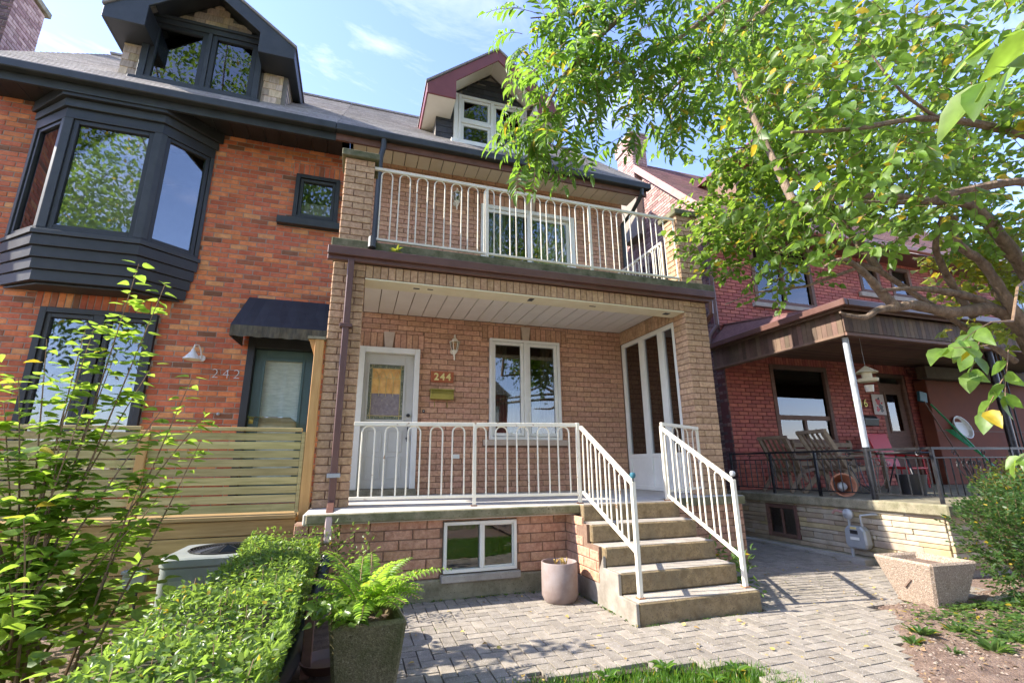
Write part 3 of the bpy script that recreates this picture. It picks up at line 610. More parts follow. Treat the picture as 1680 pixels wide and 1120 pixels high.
# brown downspout on the left pier
dp = MB().box(.275, .345, -.085, -.015, .93, 3.62)
dp = dp.build('brown_downspout', m_brown, h4, bev=.008)
MB().beam((.31, -.05, .95), (.322, -.66, .86), .07, .055).build('downspout_shoe', m_brown, dp, bev=.008); MB().beam((.322, -.64, .875), (.325, -.715, .66), .06, .05).build('downspout_tip', mat('faded_pink_aluminium', (.36,.26,.23), (.46,.35,.32), .5, 5, .1), dp, bev=.008)
for z in (2.83, 1.22): MB().box(.245, .375, -.095, -.004, z-.022, z+.022).build('strap', m_galv if z < 2 else m_brown, dp, bev=.004)
MB().tube([(5.36, -.05, 3.62), (5.37, -.03, 3.45), (5.40, .18, 3.30), (5.40, .2, 1.0)], .035, 8).build('brown_downspout', m_brown, h4, smooth=True)

def dormer(h, cx, hw, zs_, wz1, faceZ, eaveZ, apexZ, ovh, yf, yov, m_fasc, m_sh, m_rf, m_sof, sill_m, ret=.5, base=6.86, singles=True):
    "front face at yf, roof overhanging to yov"
    r = sub('dormer', h, (cx, yf, base)); ow = hw + ovh; sl = (apexZ - eaveZ) / ow; yb = 4.0
    ap = faceZ + sl * hw
    slab = MB().prism([(cx-hw, yf+.02, base-.1), (cx+hw, yf+.02, base-.1), (cx+hw, yf+.02, eaveZ + sl*ovh - .12), (cx, yf+.02, apexZ - .12), (cx-hw, yf+.02, eaveZ + sl*ovh - .12)], (0, yb-yf, 0))
    slab.build('dormer_body', m_room, r)
    # roof slabs
    rm = MB()
    for s_ in (-1, 1):
        A = [(cx+s_*(ow+.02), yov-.02, eaveZ-.015), (cx, yov-.02, apexZ+.0), (cx, yov-.02, apexZ+.035), (cx+s_*(ow+.02), yov-.02, eaveZ+.025)]
        rm.prism(A, (0, yb-yov, 0))
    rm.build('dormer_roof', m_rf, r)
    # rake fascia boards
    for s_ in (-1, 1):
        MB().prism([(cx+s_*ow, yov, eaveZ-.02), (cx, yov, apexZ-.005), (cx, yov, apexZ-.235), (cx+s_*(ow-ret), yov, eaveZ-.02+sl*ret-.235), (cx+s_*(ow-ret), yov, eaveZ-.22), (cx+s_*ow, yov, eaveZ-.22)], (0, .03, 0)).build('rake_fascia', m_fasc, r, bev=.004)
        MB().prism([(cx+s_*ow, yov+.03, eaveZ-.02), (cx+s_*ow, yov+.03, eaveZ-.22), (cx+s_*ow, yb-.6, eaveZ-.22), (cx+s_*ow, yb-.6, eaveZ-.02)], (s_*-.025, 0, 0)).build('eave_fascia', m_fasc, r)
        # boxed eave underside and inner return
        MB().box(min(cx+s_*(ow-.026), cx+s_*(hw+.0)), max(cx+s_*(ow-.026), cx+s_*(hw+.0)), yov+.032, yb-.7, eaveZ-.215, eaveZ-.2).build('eave_soffit', m_sof, r)
        MB().box(min(cx+s_*(ow-.026), cx+s_*(ow-ret)), max(cx+s_*(ow-.026), cx+s_*(ow-ret)), yov+.032, yf+.015, eaveZ-.2155, eaveZ-.198).build('eave_soffit', m_sof, r)
        MB().prism([(cx+s_*(ow-ret), yov+.032, eaveZ-.2), (cx+s_*(ow-ret), yov+.032, eaveZ-.02+sl*ret-.22), (cx+s_*(ow-ret), yf+.02, eaveZ-.02+sl*ret-.22), (cx+s_*(ow-ret), yf+.02, eaveZ-.2)], (s_*.012, 0, 0)).build('return_end', m_sof, r)
        MB().prism([(cx+s_*(ow-ret), yov+.032, eaveZ-.03+sl*ret-.03), (cx, yov+.032, apexZ-.05), (cx, yov+.032, apexZ-.065), (cx+s_*(ow-ret), yov+.032, eaveZ-.03+sl*ret-.045)], (0, yf-yov-.02, 0)).build('rake_soffit', m_sof, r)
    return r, sl, ap
# dormer of 244
dm, sl, ap = dormer(h4, 2.50, 1.02, 6.93, 7.93, 7.75, 7.63, 8.68, .24, 1.85, 1.33, m_maroon, m_slate, m_shing, m_soffit2, m_white, ret=.50, base=6.8)
def facing(parent, mtl, cx, hw, yf, z0, zfun, ops, rh, tw, t=.014):
    z = z0; i = 0
    while z < zfun(cx) - .03:
        x = cx - hw - random.uniform(0, tw*.6)
        while x < cx + hw:
            w = tw * random.uniform(.75, 1.25); a = max(x, cx-hw); b = min(x + w, cx + hw); x += w
            zt = z + rh + .02; lim = min(zfun(a), zfun(b))
            if z > lim: continue
            for (p, q, c, d) in cutl([(a, b-.004, z + random.uniform(-.006, .006), min(zt, lim+.05))], ops):
                m1 = MB(); m1.hexa([(p, yf-t, c), (q, yf-t, c), (q, yf, c), (p, yf, c), (p, yf-.003, d), (q, yf-.003, d), (q, yf, d), (p, yf, d)]); m1.build('shingle', mtl, parent)
        z += rh
def cutl(R, ops):
    for o in ops: R = cut(R, o)
    return [r for r in R if r[1]-r[0] > .03]
gz = lambda cx, apz, sl: (lambda x: apz - sl*abs(x-cx) - .075)
facing(dm, m_slate, 2.50, 1.02, 1.868, 6.86, gz(2.5, 8.68, sl), [(1.80, 3.20, 6.78, 7.99)], .125, .34)
wn = frame('window', m_white, dm, 1.88, 3.16, 6.92, 7.96, 1.80, 1.90, .05, mull=(2.52,), mw=.06, rails=[(1.93, 2.50, 7.40, .07)])
MB().box(1.80, 1.878, 1.81, 1.90, 6.84, 7.98).box(3.162, 3.22, 1.81, 1.90, 6.84, 7.98).box(1.74, 3.24, 1.70, 1.90, 6.80, 6.918).build('window_casing', m_white, wn, bev=.004)
frame('sash', m_white, wn, 1.935, 2.488, 7.435, 7.905, 1.83, 1.87, .05); frame('sash', m_white, wn, 1.935, 2.488, 6.975, 7.365, 1.83, 1.87, .05); frame('sash', m_white, wn, 2.552, 3.108, 6.975, 7.905, 1.83, 1.87, .05)
pane(wn, 1.98, 2.44, 7.48, 7.86, 1.85, m_glass_d); pane(wn, 1.98, 2.44, 7.02, 7.32, 1.85, m_glass_d); pane(wn, 2.60, 3.06, 7.02, 7.86, 1.85, m_glass_d)
# red digits plaque etc. come later
H.finish()
# ============================================================ HOUSE 242
h2 = thing('brick_house', 'red orange brick semi with charcoal bay window and cedar shingled dormer, number 242', 'house', (-2.2, 1.8, G))
H = House(h2)
sO = (-.665, -.02, 4.985, 5.76); d2 = (-1.02, -.08, .85, 3.09); l2 = (-3.40, -2.14, 1.02, 3.30); by = (-3.86, -1.84, 4.25, 6.0)
w2 = slab_wall('front_wall', h2, m_mort_g, W0, X, F, -4.50, .10, G-.1, 6.30, [sO, d2, l2, by], face=.006)
sa = (-.72, .03, 5.765, 5.97); la = (-3.5, -2.02, 3.305, 3.53)
H.wall(w2, W0, X, F, courses(-4.51, .10, .75, 6.24, .228, .0745, [sO, d2, l2, (-3.84, -1.90, 3.62, 6.15), sa, la, (-.86, .05, 4.86, 4.985)], j=.010), m_red)
H.wall(w2, W0, X, F, soldiers(sa[0], sa[1], sa[2], sa[3], .076) + soldiers(la[0], la[1], la[2], la[3], .076), m_red)
BX('side_wall', m_dark, h2, -4.5, -4.3, 2.05, 8.9, G, 6.3); BX('rear_wall', m_dark, h2, -4.5, .1, 8.9, 9.0, G, 6.3); BX('party_wall', m_dark, h2, -.05, .09, 2.05, 8.9, G, 6.3)
# small window
wn = frame('window', m_black, h2, sO[0], sO[1], sO[2], sO[3], 1.77, 1.88, .06)
frame('sash', m_black2, wn, -.60, -.085, 5.05, 5.695, 1.80, 1.87, .045); pane(wn, -.56, -.125, 5.09, 5.655, 1.835)
BX('window_sill', m_black2, h2, -.86, .05, 1.72, 1.86, 4.865, 4.98, bev=.006); room(h2, -.66, -.03, 1.885, 4.99, 5.75, .8); drape(wn, -.6, -.1, 5.0, 5.35, 1.93, m_curt, 4)
# door
fr = MB().box(-1.02, -.93, 1.78, 1.95, .85, 3.09).box(-.17, -.08, 1.78, 1.95, .85, 3.09).box(-.93, -.17, 1.78, 1.95, 2.93, 3.09); fr.build('door_frame', m_black, h2, bev=.004)
dr = MB().box(-.928, -.172, 1.90, 1.94, .87, 1.15).box(-.928, -.80, 1.90, 1.94, 1.15, 2.928).box(-.30, -.172, 1.90, 1.94, 1.15, 2.928).box(-.80, -.30, 1.90, 1.94, 2.79, 2.928).build('green_door', m_doorgreen, h2, bev=.003)
frame('glass_bead', m_doorgreen, dr, -.825, -.275, 1.13, 2.81, 1.885, 1.902, .035)
BX('pane', glassmat('rippled_glass', (.5,.56,.52), .22, .35), dr, -.79, -.31, 1.165, 2.775, 1.91, 1.916)
MB().lathe([(0,0),(.03,0),(.03,.012),(.018,.02),(.022,.05),(0,.055)], (-.885, 1.90, 1.92), 12, (0,-1,0)).build('door_knob', m_brass, dr, smooth=True)
BX('knob_plate', m_brass, dr, -.915, -.858, 1.892, 1.899, 1.885, 1.955)
room(h2, -1.0, -.1, 1.955, .86, 3.08, .9); drape(dr, -.80, -.30, 1.15, 2.79, 1.945, mat('pale_green_sheer', (.34,.42,.36), (.52,.60,.52), .9, 9, .4, 30, stretch=(1,1,5)), 3, .004)
# lower window
wn = frame('window', m_black, h2, l2[0], l2[1], l2[2], l2[3], 1.765, 1.88, .07, mull=(-2.77,), mw=.12)
for x0, x1 in ((-3.33, -2.84), (-2.70, -2.21)):
    frame('sash', m_black2, wn, x0, x1, 1.09, 3.225, 1.79, 1.87, .05); pane(wn, x0+.045, x1-.045, 1.14, 3.18, 1.83)
room(h2, -3.39, -2.15, 1.885, 1.03, 3.29, 1.0); MB().box(-2.68, -2.23, 1.90, 1.905, 1.1, 2.45).build('blind', m_room_l, wn)
# awning (top-level)
aw = thing('awning', 'navy canvas awning with mildewed valance over the green door of 242', 'awning', (-.55, 1.5, 3.1))
A0, A1, B0, B1 = (-1.09, 1.81, 3.67), (.07, 1.81, 3.67), (-1.13, 1.20, 3.09), (.08, 1.20, 3.09)
mb = MB(); nA = 10
for i in range(nA):
    t0 = i/nA; t1 = (i+1)/nA
    for (p, q) in ((t0, t1),):
        a = Vector(A0).lerp(A1, p); b = Vector(A0).lerp(A1, q); c = Vector(B0).lerp(B1, q); d = Vector(B0).lerp(B1, p)
        m_ = [a.lerp(d, .5) + Vector((0, 0, -.012*math.sin(p*40))), b.lerp(c, .5) + Vector((0, 0, -.012*math.sin(q*40)))]
        mb.add([a, b, m_[1], m_[0], d, c], [(0,1,2,3), (3,2,5,4)])
mb.add([A0, B0, (-1.09, 1.81, 3.09)], [(0,1,2)]); mb.add([A1, B1, (.07, 1.81, 3.09)], [(2,1,0)])
mb.build('canopy', m_awn, aw, smooth=False)
mb = MB(); n = 24
for i in range(n):
    xa = -1.13 + 1.21*i/n; xb = -1.13 + 1.21*(i+1)/n; ya = 1.198 + .006*math.sin(i*1.1); yb_ = 1.198 + .006*math.sin((i+1)*1.1)
    za = 2.94 + .008*math.sin(i*1.7); zb = 2.94 + .008*math.sin((i+1)*1.7); mb.add([(xa, ya, za), (xb, yb_, zb), (xb, 1.2, 3.09), (xa, 1.2, 3.09)], [(0,1,2,3)])
mb.add([(-1.13, 1.2, 3.09), (-1.13, 1.2, 2.94), (-1.10, 1.81, 2.94), (-1.10, 1.81, 3.09)], [(0,1,2,3)])
mb.build('valance', m_awn_v, aw)
MB().tube([(-1.10, 1.8, 2.96), (-1.115, 1.22, 2.96), (.07, 1.22, 2.96), (.07, 1.8, 2.96)], .012, 6).build('awning_frame', m_black, aw)
# bay window
bay = sub('bay_window', h2, (-2.88, 1.5, 4.9))
PL = [(-3.96, 1.80), (-3.42, 1.36), (-2.33, 1.36), (-1.80, 1.80)]
def off(P_, d): # grow plan outwards
    return [(P_[0][0]-d*.9, P_[0][1]), (P_[1][0]-d*.45, P_[1][1]-d), (P_[2][0]+d*.45, P_[2][1]-d), (P_[3][0]+d*.9, P_[3][1])]
def bayring(name, mtl, d, z0, z1, inner=.2, bev=.004):
    o_ = off(PL, d); return MB().prism([(x, y, z0) for x, y in o_] , (0, 0, z1-z0)).build(name, mtl, bay, bev=bev)
bayring('bay_floor', m_black, .0, 4.16, 4.20); bayring('bay_sill', m_black2, .045, 4.10, 4.158)
bayring('bay_head', m_black, .0, 5.78, 5.93); bayring('bay_cornice', m_black2, .035, 5.932, 6.05); bayring('bay_cornice', m_black, .09, 6.052, 6.22)
for i in range(4): bayring('skirt_board', m_black, .02 - .0*i + (.0 if i % 2 else .0) - i*.03, 3.955 - i*.142, 4.096 - i*.142, bev=.005)
bayring('skirt_base', m_black2, -.14, 3.50, 3.526)
def bayside(a, b, m0, m1, cw):
    a = Vector((*a, 0)); b = Vector((*b, 0)); ux = (b - a).normalized(); L_ = (b - a).length; n = ux.cross(Z)
    P = lambda x, z, t: a + ux*x + Z*z - n*t
    def bar(mb, x0, x1, z0, z1, t0, t1): mb.hexa([P(x0,z0,t0), P(x1,z0,t0), P(x1,z0,t1), P(x0,z0,t1), P(x0,z1,t0), P(x1,z1,t0), P(x1,z1,t1), P(x0,z1,t1)])
    mb = MB(); bar(mb, 0, m0, 4.2, 5.78, .0, .10); mb.build('corner_post', m_black2, bay, bev=.004); mb = MB(); bar(mb, L_-m1, L_, 4.2, 5.78, 0, .10); mb.build('corner_post', m_black2, bay, bev=.004)
    f = MB(); x0 = m0+.002; x1 = L_-m1-.002
    bar(f, x0, x0+cw, 4.202, 5.778, .02, .09); bar(f, x1-cw, x1, 4.202, 5.778, .02, .09); bar(f, x0+cw, x1-cw, 5.778-cw, 5.778, .02, .09); bar(f, x0+cw, x1-cw, 4.202, 4.202+cw, .02, .09)
    f = f.build('bay_sash', m_black, bay, bev=.004)
    g_ = MB(); bar(g_, x0+cw, x1-cw, 4.202+cw, 5.778-cw, .05, .056); g_.build('pane', m_glass, f)
bayside(PL[0], PL[1], .07, .07, .05); bayside(PL[1], PL[2], .09, .09, .06); bayside(PL[2], PL[3], .07, .05, .05)
room(bay, -3.84, -1.86, 1.84, 4.26, 5.99, 1.3); drape(bay, -3.4, -3.15, 4.2, 5.75, 1.62, m_curt, 4); drape(bay, -2.6, -2.35, 4.2, 5.75, 1.62, m_curt, 4)
MB().box(-3.30, -2.44, 1.455, 1.46, 4.26, 5.74).build('sheer_blind', mat('reflection_toned_blind', (.42,.47,.34), (.62,.67,.52), .8, 5, .6, 14, stretch=(.2,.2,3), bd=.02), bay)  # pale blind, green tone of the siding reflected in the pane painted in
# roof 242
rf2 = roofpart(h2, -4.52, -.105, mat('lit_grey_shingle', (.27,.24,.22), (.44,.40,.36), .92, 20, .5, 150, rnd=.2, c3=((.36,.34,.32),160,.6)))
MB().box(-4.56, -.104, 1.14, 1.25, 6.22, 6.345).build('gutter', m_black2, h2, bev=.012)
BX('fascia', m_black2, h2, -4.54, -.104, 1.252, 1.29, 6.10, 6.33)
n = 20; w = (4.52 - .02) / n
for i in range(n): BX('soffit_board', m_black, h2, -4.52 + i*w + .004, -4.52 + (i+1)*w - .004, 1.292, 1.83, 6.23, 6.245)
MB().prism([(-4.5, 1.85, 6.2), (-4.5, 9, 6.2), (-4.5, 9, 6.4), (-4.5, 4.05, 8.9), (-4.5, 1.85, 6.85)], (.1, 0, 0)).build('gable_wall', m_dark, h2)
dm, sl, ap = dormer(h2, -2.10, 1.12, 6.9, 8.04, 7.80, 7.76, 8.73, .14, 1.85, 1.42, m_black2, m_slate, m_shing, m_black, m_black2, ret=.52, base=6.8)
facing(dm, m_cedar, -2.14, 1.10, 1.868, 6.86, gz(-2.10, 8.73, sl), [(-3.02, -1.34, 6.78, 8.10)], .132, .17)
for i in range(8):
    z = 6.88 + i*.13
    for k in range(5):
        y = 1.9 + k*.17
        if z > 6.35 + .95*(y-1.2) - .05: MB().hexa([(-.975, y, z), (-.975, y+.165, z), (-.99, y+.165, z), (-.99, y, z), (-.985, y, z+.14), (-.985, y+.165, z+.14), (-.99, y+.165, z+.14), (-.99, y, z+.14)]).build('shingle', m_cedar, dm)
wn = frame('window', m_black2, dm, -2.99, -1.37, 6.90, 8.09, 1.78, 1.90, .09, mull=(-2.14,), mw=.06)
for x0, x1 in ((-2.895, -2.172), (-2.108, -1.465)):
    frame('sash', m_black, wn, x0, x1, 6.925, 7.995, 1.80, 1.87, .07); pane(wn, x0+.065, x1-.065, 6.99, 7.93, 1.835)
MB().box(-3.05, -1.31, 1.70, 1.90, 6.83, 6.898).build('window_sill', m_black2, wn, bev=.006)
MB().box(-3.03, -1.33, 1.755, 1.90, 8.092, 8.14).build('head_trim', m_black2, wn, bev=.004)
for i, (nn) in enumerate('242'): pass
H.finish()
nh = thing('brick_house', 'next brick house along the row behind the far left chimney', 'house', (-9, 2.4, G))
BX('wall', m_pinkbr, nh, -12, -5.95, 2.4, 9, G, 6.4); MB().prism([(-12.1, 2.1, 6.4), (-12.1, 5.2, 8.1), (-12.1, 9.2, 6.4)], (6.2, 0, 0)).build('roof', m_shing, nh)
# next house's chimney on the left
ch = thing('brick_chimney', 'tall purplish brick chimney rising behind the left roof edge', 'chimney', (-6.4, 4.1, 8))
c1 = BX('stack', m_mort_g, ch, -7.15, -5.91, 3.68, 4.42, 5.0, 9.95)
HC = House(ch); HC.wall(c1, (0, 3.67, 0), X, F, courses(-7.16, -5.90, 7.2, 9.93, .22, .075), m_dark)  # front face in darker brick, its shade is put into the colour
HC.wall(c1, (-5.90, 0, 0), (0, 1, 0), (1, 0, 0), courses(3.67, 4.43, 7.2, 9.93, .22, .075), m_pinkbr); HC.finish(250)  # same stack in paler brick here, the lit face painted as colour
BX('chimney_cap', m_conc, ch, -7.22, -5.84, 3.61, 4.49, 9.94, 10.06, bev=.01)

# ============================================================ HOUSE 246
h6 = thing('brick_house', 'wine red painted brick house with brown board porch on the right', 'house', (9.5, 1.9, 0))
H = House(h6); Y6 = 1.9; X6 = 7.24
b1 = (8.38, 9.92, 1.66, 3.24); b2 = (11.40, 12.30, .82, 3.20); u1 = (8.30, 10.0, 4.55, 5.98); u2 = (11.50, 12.18, 5.12, 5.90); u3 = (12.55, 13.28, 5.12, 5.90)
w6 = slab_wall('front_wall', h6, m_mort_d, (0, Y6, 0), X, F, X6, 16.5, -.1, 6.35, [b1, b2, u1, u2, u3])
arches = [(b1[0]-.05, b1[1]+.05, 3.245, 3.43), (b2[0]-.1, b2[1]+.1, 3.205, 3.40), (u1[0]-.05, u1[1]+.05, 5.985, 6.17), (u2[0]-.05, u2[1]+.05, 5.905, 6.08), (u3[0]-.05, u3[1]+.05, 5.905, 6.08)]
H.wall(w6, (0, Y6, 0), X, F, courses(X6+.02, 16.5, .82, 6.30, .225, .0765, [b1, b2, u1, u2, u3] + arches + [(11.38, 13.45, 5.0, 5.12), (8.2, 10.1, 4.45, 4.55)], j=.011), m_wine)
for a in arches: H.wall(w6, (0, Y6, 0), X, F, soldiers(*a, .075), m_wine)
s6 = BX('side_wall', m_mort_g, h6, X6+.012, X6+.2, Y6+.01, 10, -.1, 6.2)
H.wall(s6, (X6, 0, 0), (0, -1, 0), (-1, 0, 0), [(-b, -a, c, d) for a, b, c, d in courses(Y6-.02, 6.2, .05, 6.2, .225, .0765)], m_dark)
gb = [(X6+.012, 1.55, 6.2), (X6+.012, 7.0, 6.2), (X6+.012, 4.25, 9.15)]
gw = MB().prism(gb, (.2, 0, 0)).build('gable_wall', m_mort_g, h6)
gs = lambda y: 6.2 + (y-1.55)*1.09 if y < 4.25 else 6.2 + (7.0-y)*1.07
R_ = [(-b, -a, c, d) for a, b, c, d in courses(1.62, 6.9, 6.2, 9.1, .225, .0765) if d < min(gs(a), gs(b)) - .02]
H.wall(gw, (X6, 0, 0), (0, -1, 0), (-1, 0, 0), R_, m_pinkbr)  # paler brick than the wall below, sunlight on the gable painted in
BX('front_corner_fill', m_pinkbr, h6, X6+.0, X6+.3, 1.5, Y6, 6.0, 6.3)
# roof
rs6 = math.sqrt(1 + 1.09**2)
rr = MB().hexa([(7.06,1.35,6.05),(16.5,1.35,6.05),(16.5,4.25,9.21),(7.06,4.25,9.21),(7.06,1.35,6.10),(16.5,1.35,6.10),(16.5,4.25,9.26),(7.06,4.25,9.26)]).prism([(7.06,4.252,9.2),(7.06,4.252,9.26),(7.06,7.1,6.15),(7.06,7.1,6.05)], (9.44, 0, 0)).build('roof', m_shing_d, h6)
shingles('roof_shingle', rr, m_shing_d, (7.06, 1.34, 6.10), X, (0, 1, 1.09), (0, -1.09, 1), 9.4, 2.9*rs6, .14, .31)
MB().prism([(7.03, 1.33, 6.10), (7.03, 4.25, 9.28), (7.03, 4.25, 9.04), (7.03, 1.33, 5.88)], (.03, 0, 0)).build('rake_board', m_pinkf, h6, bev=.004)
MB().prism([(7.062, 1.36, 6.04), (7.062, 4.24, 9.18), (7.062, 4.24, 9.15), (7.062, 1.36, 6.01)], (.17, 0, 0)).build('rake_soffit', m_darkwood, h6)
BX('gutter', m_pinkf, h6, 7.04, 16.5, 1.22, 1.33, 6.0, 6.11, bev=.008); BX('eave_soffit', m_brown, h6, 7.07, 16.5, 1.335, Y6, 5.98, 6.0)
# dormer of 246 behind the leaves
BX('dormer_wall', m_darkwood, h6, 8.3, 10.0, 2.0, 4.0, 6.5, 8.0)
MB().prism([(8.1, 1.8, 7.9), (10.2, 1.8, 7.9), (9.15, 1.8, 8.9)], (0, 2.3, 0)).build('dormer_roof', m_maroon, h6)
BX('pane', m_glass, h6, 8.6, 9.7, 1.985, 1.995, 6.8, 7.8)
# windows
def dwin(o, rail=None, mull=None, fm=m_darkwood, curt=True, rm=m_room):
    wn = frame('window', fm, h6, o[0], o[1], o[2], o[3], Y6-.01, Y6+.10, .09, mull=(mull,) if mull else ())
    pane(wn, o[0]+.09, o[1]-.09, o[2]+.09, o[3]-.09, Y6+.05, m_glass_d)
    room(h6, o[0], o[1], Y6+.105, o[2], o[3], 1.0, rm)
    if curt: drape(wn, o[0]+.1, o[0]+.42, o[2]+.05, o[3]-.05, Y6+.16, m_curt, 4); drape(wn, o[1]-.4, o[1]-.1, o[2]+.05, o[3]-.05, Y6+.16, m_curt, 4)
    return wn
w = dwin(b1); MB().box(b1[0]+.09, b1[1]-.09, Y6+.02, Y6+.09, 2.13, 2.22).box(9.12, 9.19, Y6+.02, Y6+.09, 1.75, 2.13).build('meeting_rail', m_darkwood, w, bev=.003)
w = dwin(u1, mull=9.15); dwin(u2); dwin(u3)
for a, b in ((11.38, 12.30), (12.44, 13.42)): BX('window_sill', m_conc_l, h6, a, b, Y6-.07, Y6+.05, 5.005, 5.115, bev=.006)
BX('window_sill', m_conc_l, h6, 8.2, 10.1, Y6-.07, Y6+.05, 4.455, 4.545, bev=.006)
fr = frame('door_frame', m_darkwood, h6, b2[0], b2[1], b2[2], b2[3], Y6+.02, Y6+.14, .08)
dr = BX('dark_door', m_darkwood, h6, 11.48, 12.22, Y6+.08, Y6+.12, .86, 3.0); frame('door_panel', m_darkwood, dr, 11.62, 12.08, 1.9, 2.8, Y6+.065, Y6+.082, .05)
pane(dr, 11.67, 12.03, 1.95, 2.75, Y6+.068, m_glass_d)
room(h6, 11.4, 12.3, Y6+.15, .82, 3.2, .4)
BX('partition_wall', m_brownwall, h6, 12.45, 16.4, 1.60, 1.85, .82, 3.05, bev=.01); BX('partition_seam', m_darkwood, h6, 12.46, 16.4, 1.593, 1.5985, 1.93, 1.95); BX('beam', m_stain_wood, h6, 12.2, 16.4, 1.40, 1.60, 3.05, 3.32, bev=.01)
# porch
BX('porch_floor', m_conc, h6, 6.98, 16.4, -1.56, 1.9, .69, .82, bev=.015)
pb = BX('porch_base', m_mort_g, h6, 7.07, 16.3, -1.46, 1.9, -.1, .69)
def ledge(y0, y1, z0, z1, ops, H_):
    z = z0; R = []
    while z < z1 - .02:
        h = min(random.choice((.05, .065, .075, .09)), z1 - z); y = y0 - random.uniform(0, .2)
        while y < y1:
            l = random.uniform(.22, .62); a = max(y0, y); b = min(y + l, y1); y += l
            if b - a > .05: R.append((a + .003, b - .003, z + .003, z + h - .003))
        z += h
    for o in ops: R = cut(R, o)
    return R
bw = (.52, 1.12, .17, .66)
stn = ledge(-1.46, 1.88, .10, .69, [bw], None)
for a, b, c, d in stn:
    q = random.uniform(0, .018); MB().box(7.045 - q, 7.072, a, b, c, d).build('ledge_stone', m_ledge, pb, bev=.005)
for a, b, c, d in ledge(7.06, 12, .10, .69, [], None): MB().box(a, b, -1.48 - random.uniform(0, .015), -1.455, c, d).build('ledge_stone', m_ledge, pb, bev=.005)
BX('base_curb', m_conc, h6, 6.96, 7.09, -1.5, 1.88, -.05, .10, bev=.012)
wn = MB().box(7.03, 7.10, .52, .58, .17, .66).box(7.03, 7.10, 1.06, 1.12, .17, .66).box(7.03, 7.10, .58, 1.06, .60, .66).box(7.03, 7.10, .58, 1.06, .17, .23).box(7.04, 7.08, .80, .84, .23, .60).build('basement_window', m_darkwood, h6, bev=.004)
BX('pane', m_glass_d, wn, 7.062, 7.0705, .58, 1.06, .23, .60)
# porch roof
BX('porch_ceiling', m_darkwood, h6, 7.05, 16.2, -.70, 1.88, 3.40, 3.43)
for i in range(30): BX('ceiling_board', m_darkwood, h6, 7.12, 12.6, -.60 + i*.082, -.525 + i*.082, 3.385, 3.399)
for i in range(32): BX('beam_board', m_stain_wood, h6, 7.0, 7.018, -.745 + i*.082, -.667 + i*.082, 3.08, 3.42)
BX('porch_beam', m_darkwood, h6, 7.02, 7.12, -.70, 1.88, 3.085, 3.40); BX('beam_foot', m_stain_wood, h6, 6.985, 7.10, -.76, 1.88, 3.04, 3.078, bev=.004)
for i in range(62): BX('beam_board', m_stain_wood, h6, 7.0 + i*.084, 7.08 + i*.084, -.775, -.757, 3.10, 3.40)
BX('porch_beam', m_darkwood, h6, 7.02, 16.2, -.755, -.70, 3.085, 3.41); BX('beam_foot', m_darkwood, h6, 7.0, 16.2, -.79, -.70, 3.04, 3.082)
MB().hexa([(6.90,-.88,3.45),(16.2,-.88,3.45),(16.2,1.9,3.98),(7.35,1.9,3.98),(6.90,-.88,3.47),(16.2,-.88,3.47),(16.2,1.9,4.0),(7.35,1.9,4.0)]).build('porch_roof', m_shing_d, h6)
MB().hexa([(6.90,-.88,3.44),(6.95,-.88,3.44),(7.4,1.9,3.95),(6.90,1.9,3.44),(6.90,-.88,3.465),(6.95,-.88,3.468),(7.4,1.9,3.99),(6.90,1.9,3.465)]).build('porch_roof_side', m_shing_d, h6)
g6 = MB().box(6.82, 6.90, -.96, 1.92, 3.42, 3.52).box(6.90, 16.2, -.96, -.88, 3.42, 3.52).build('porch_gutter', m_brown, h6, bev=.01)
BX('porch_fascia', m_darkwood, h6, 6.90, 6.93, -.88, 1.9, 3.39, 3.44); BX('porch_fascia', m_darkwood, h6, 6.93, 16.2, -.88, -.85, 3.39, 3.44)
BX('porch_soffit', m_brown, h6, 6.93, 6.999, -.85, 1.9, 3.425, 3.437)
MB().tube([(6.86, 1.8, 3.45), (6.95, 1.84, 3.7), (7.17, 1.86, 3.95), (7.17, 1.86, 6.0)], .045, 8).build('downspout', m_brown, h6, smooth=True)
MB().tube([(7.12, -.66, 1.50), (7.12, -.66, 3.04)], .040, 14).build('porch_post', m_steelpost, h6, smooth=True); MB().tube([(7.12, -.66, .82), (7.12, -.66, 1.4995)], .042, 14).build('porch_post', m_iron, h6, smooth=True)
MB().tube([(10.3, -.66, .82), (10.3, -.66, 3.04)], .052, 14).build('porch_post', m_iron, h6, smooth=True)
for x in (10.55, 10.66): MB().tube([(x, -.62, .82), (x, -.62, 3.04)], .012, 6).build('porch_rod', m_iron, h6)
H.finish()
ch = thing('brick_chimney', 'pale brick chimney on the ridge of the wine red house', 'chimney', (7.3, 4.6, 9))
c1 = BX('stack', m_mort_g, ch, 7.03, 7.46, 4.01, 4.74, 7.0, 9.86); HC = House(ch)
HC.wall(c1, (0, 4.0, 0), X, F, courses(7.02, 7.47, 8.4, 9.62, .2, .075), m_pinkbr); HC.wall(c1, (7.02, 0, 0), (0, -1, 0), (-1, 0, 0), [(-b, -a, c, d) for a, b, c, d in courses(4.0, 4.75, 8.4, 9.62, .2, .075)], m_pinkbr)
c2 = BX('corbel', m_mort_g, ch, 6.99, 7.50, 3.97, 4.78, 9.64, 9.98)
HC.wall(c2, (0, 3.96, 0), X, F, courses(6.98, 7.51, 9.64, 9.95, .2, .075), m_pinkbr); HC.wall(c2, (6.98, 0, 0), (0, -1, 0), (-1, 0, 0), [(-b, -a, c, d) for a, b, c, d in courses(3.96, 4.79, 9.64, 9.95, .2, .075)], m_pinkbr)
BX('chimney_cap', m_conc_l, ch, 6.96, 7.53, 3.94, 4.81, 9.96, 10.02, bev=.01); HC.finish(200)
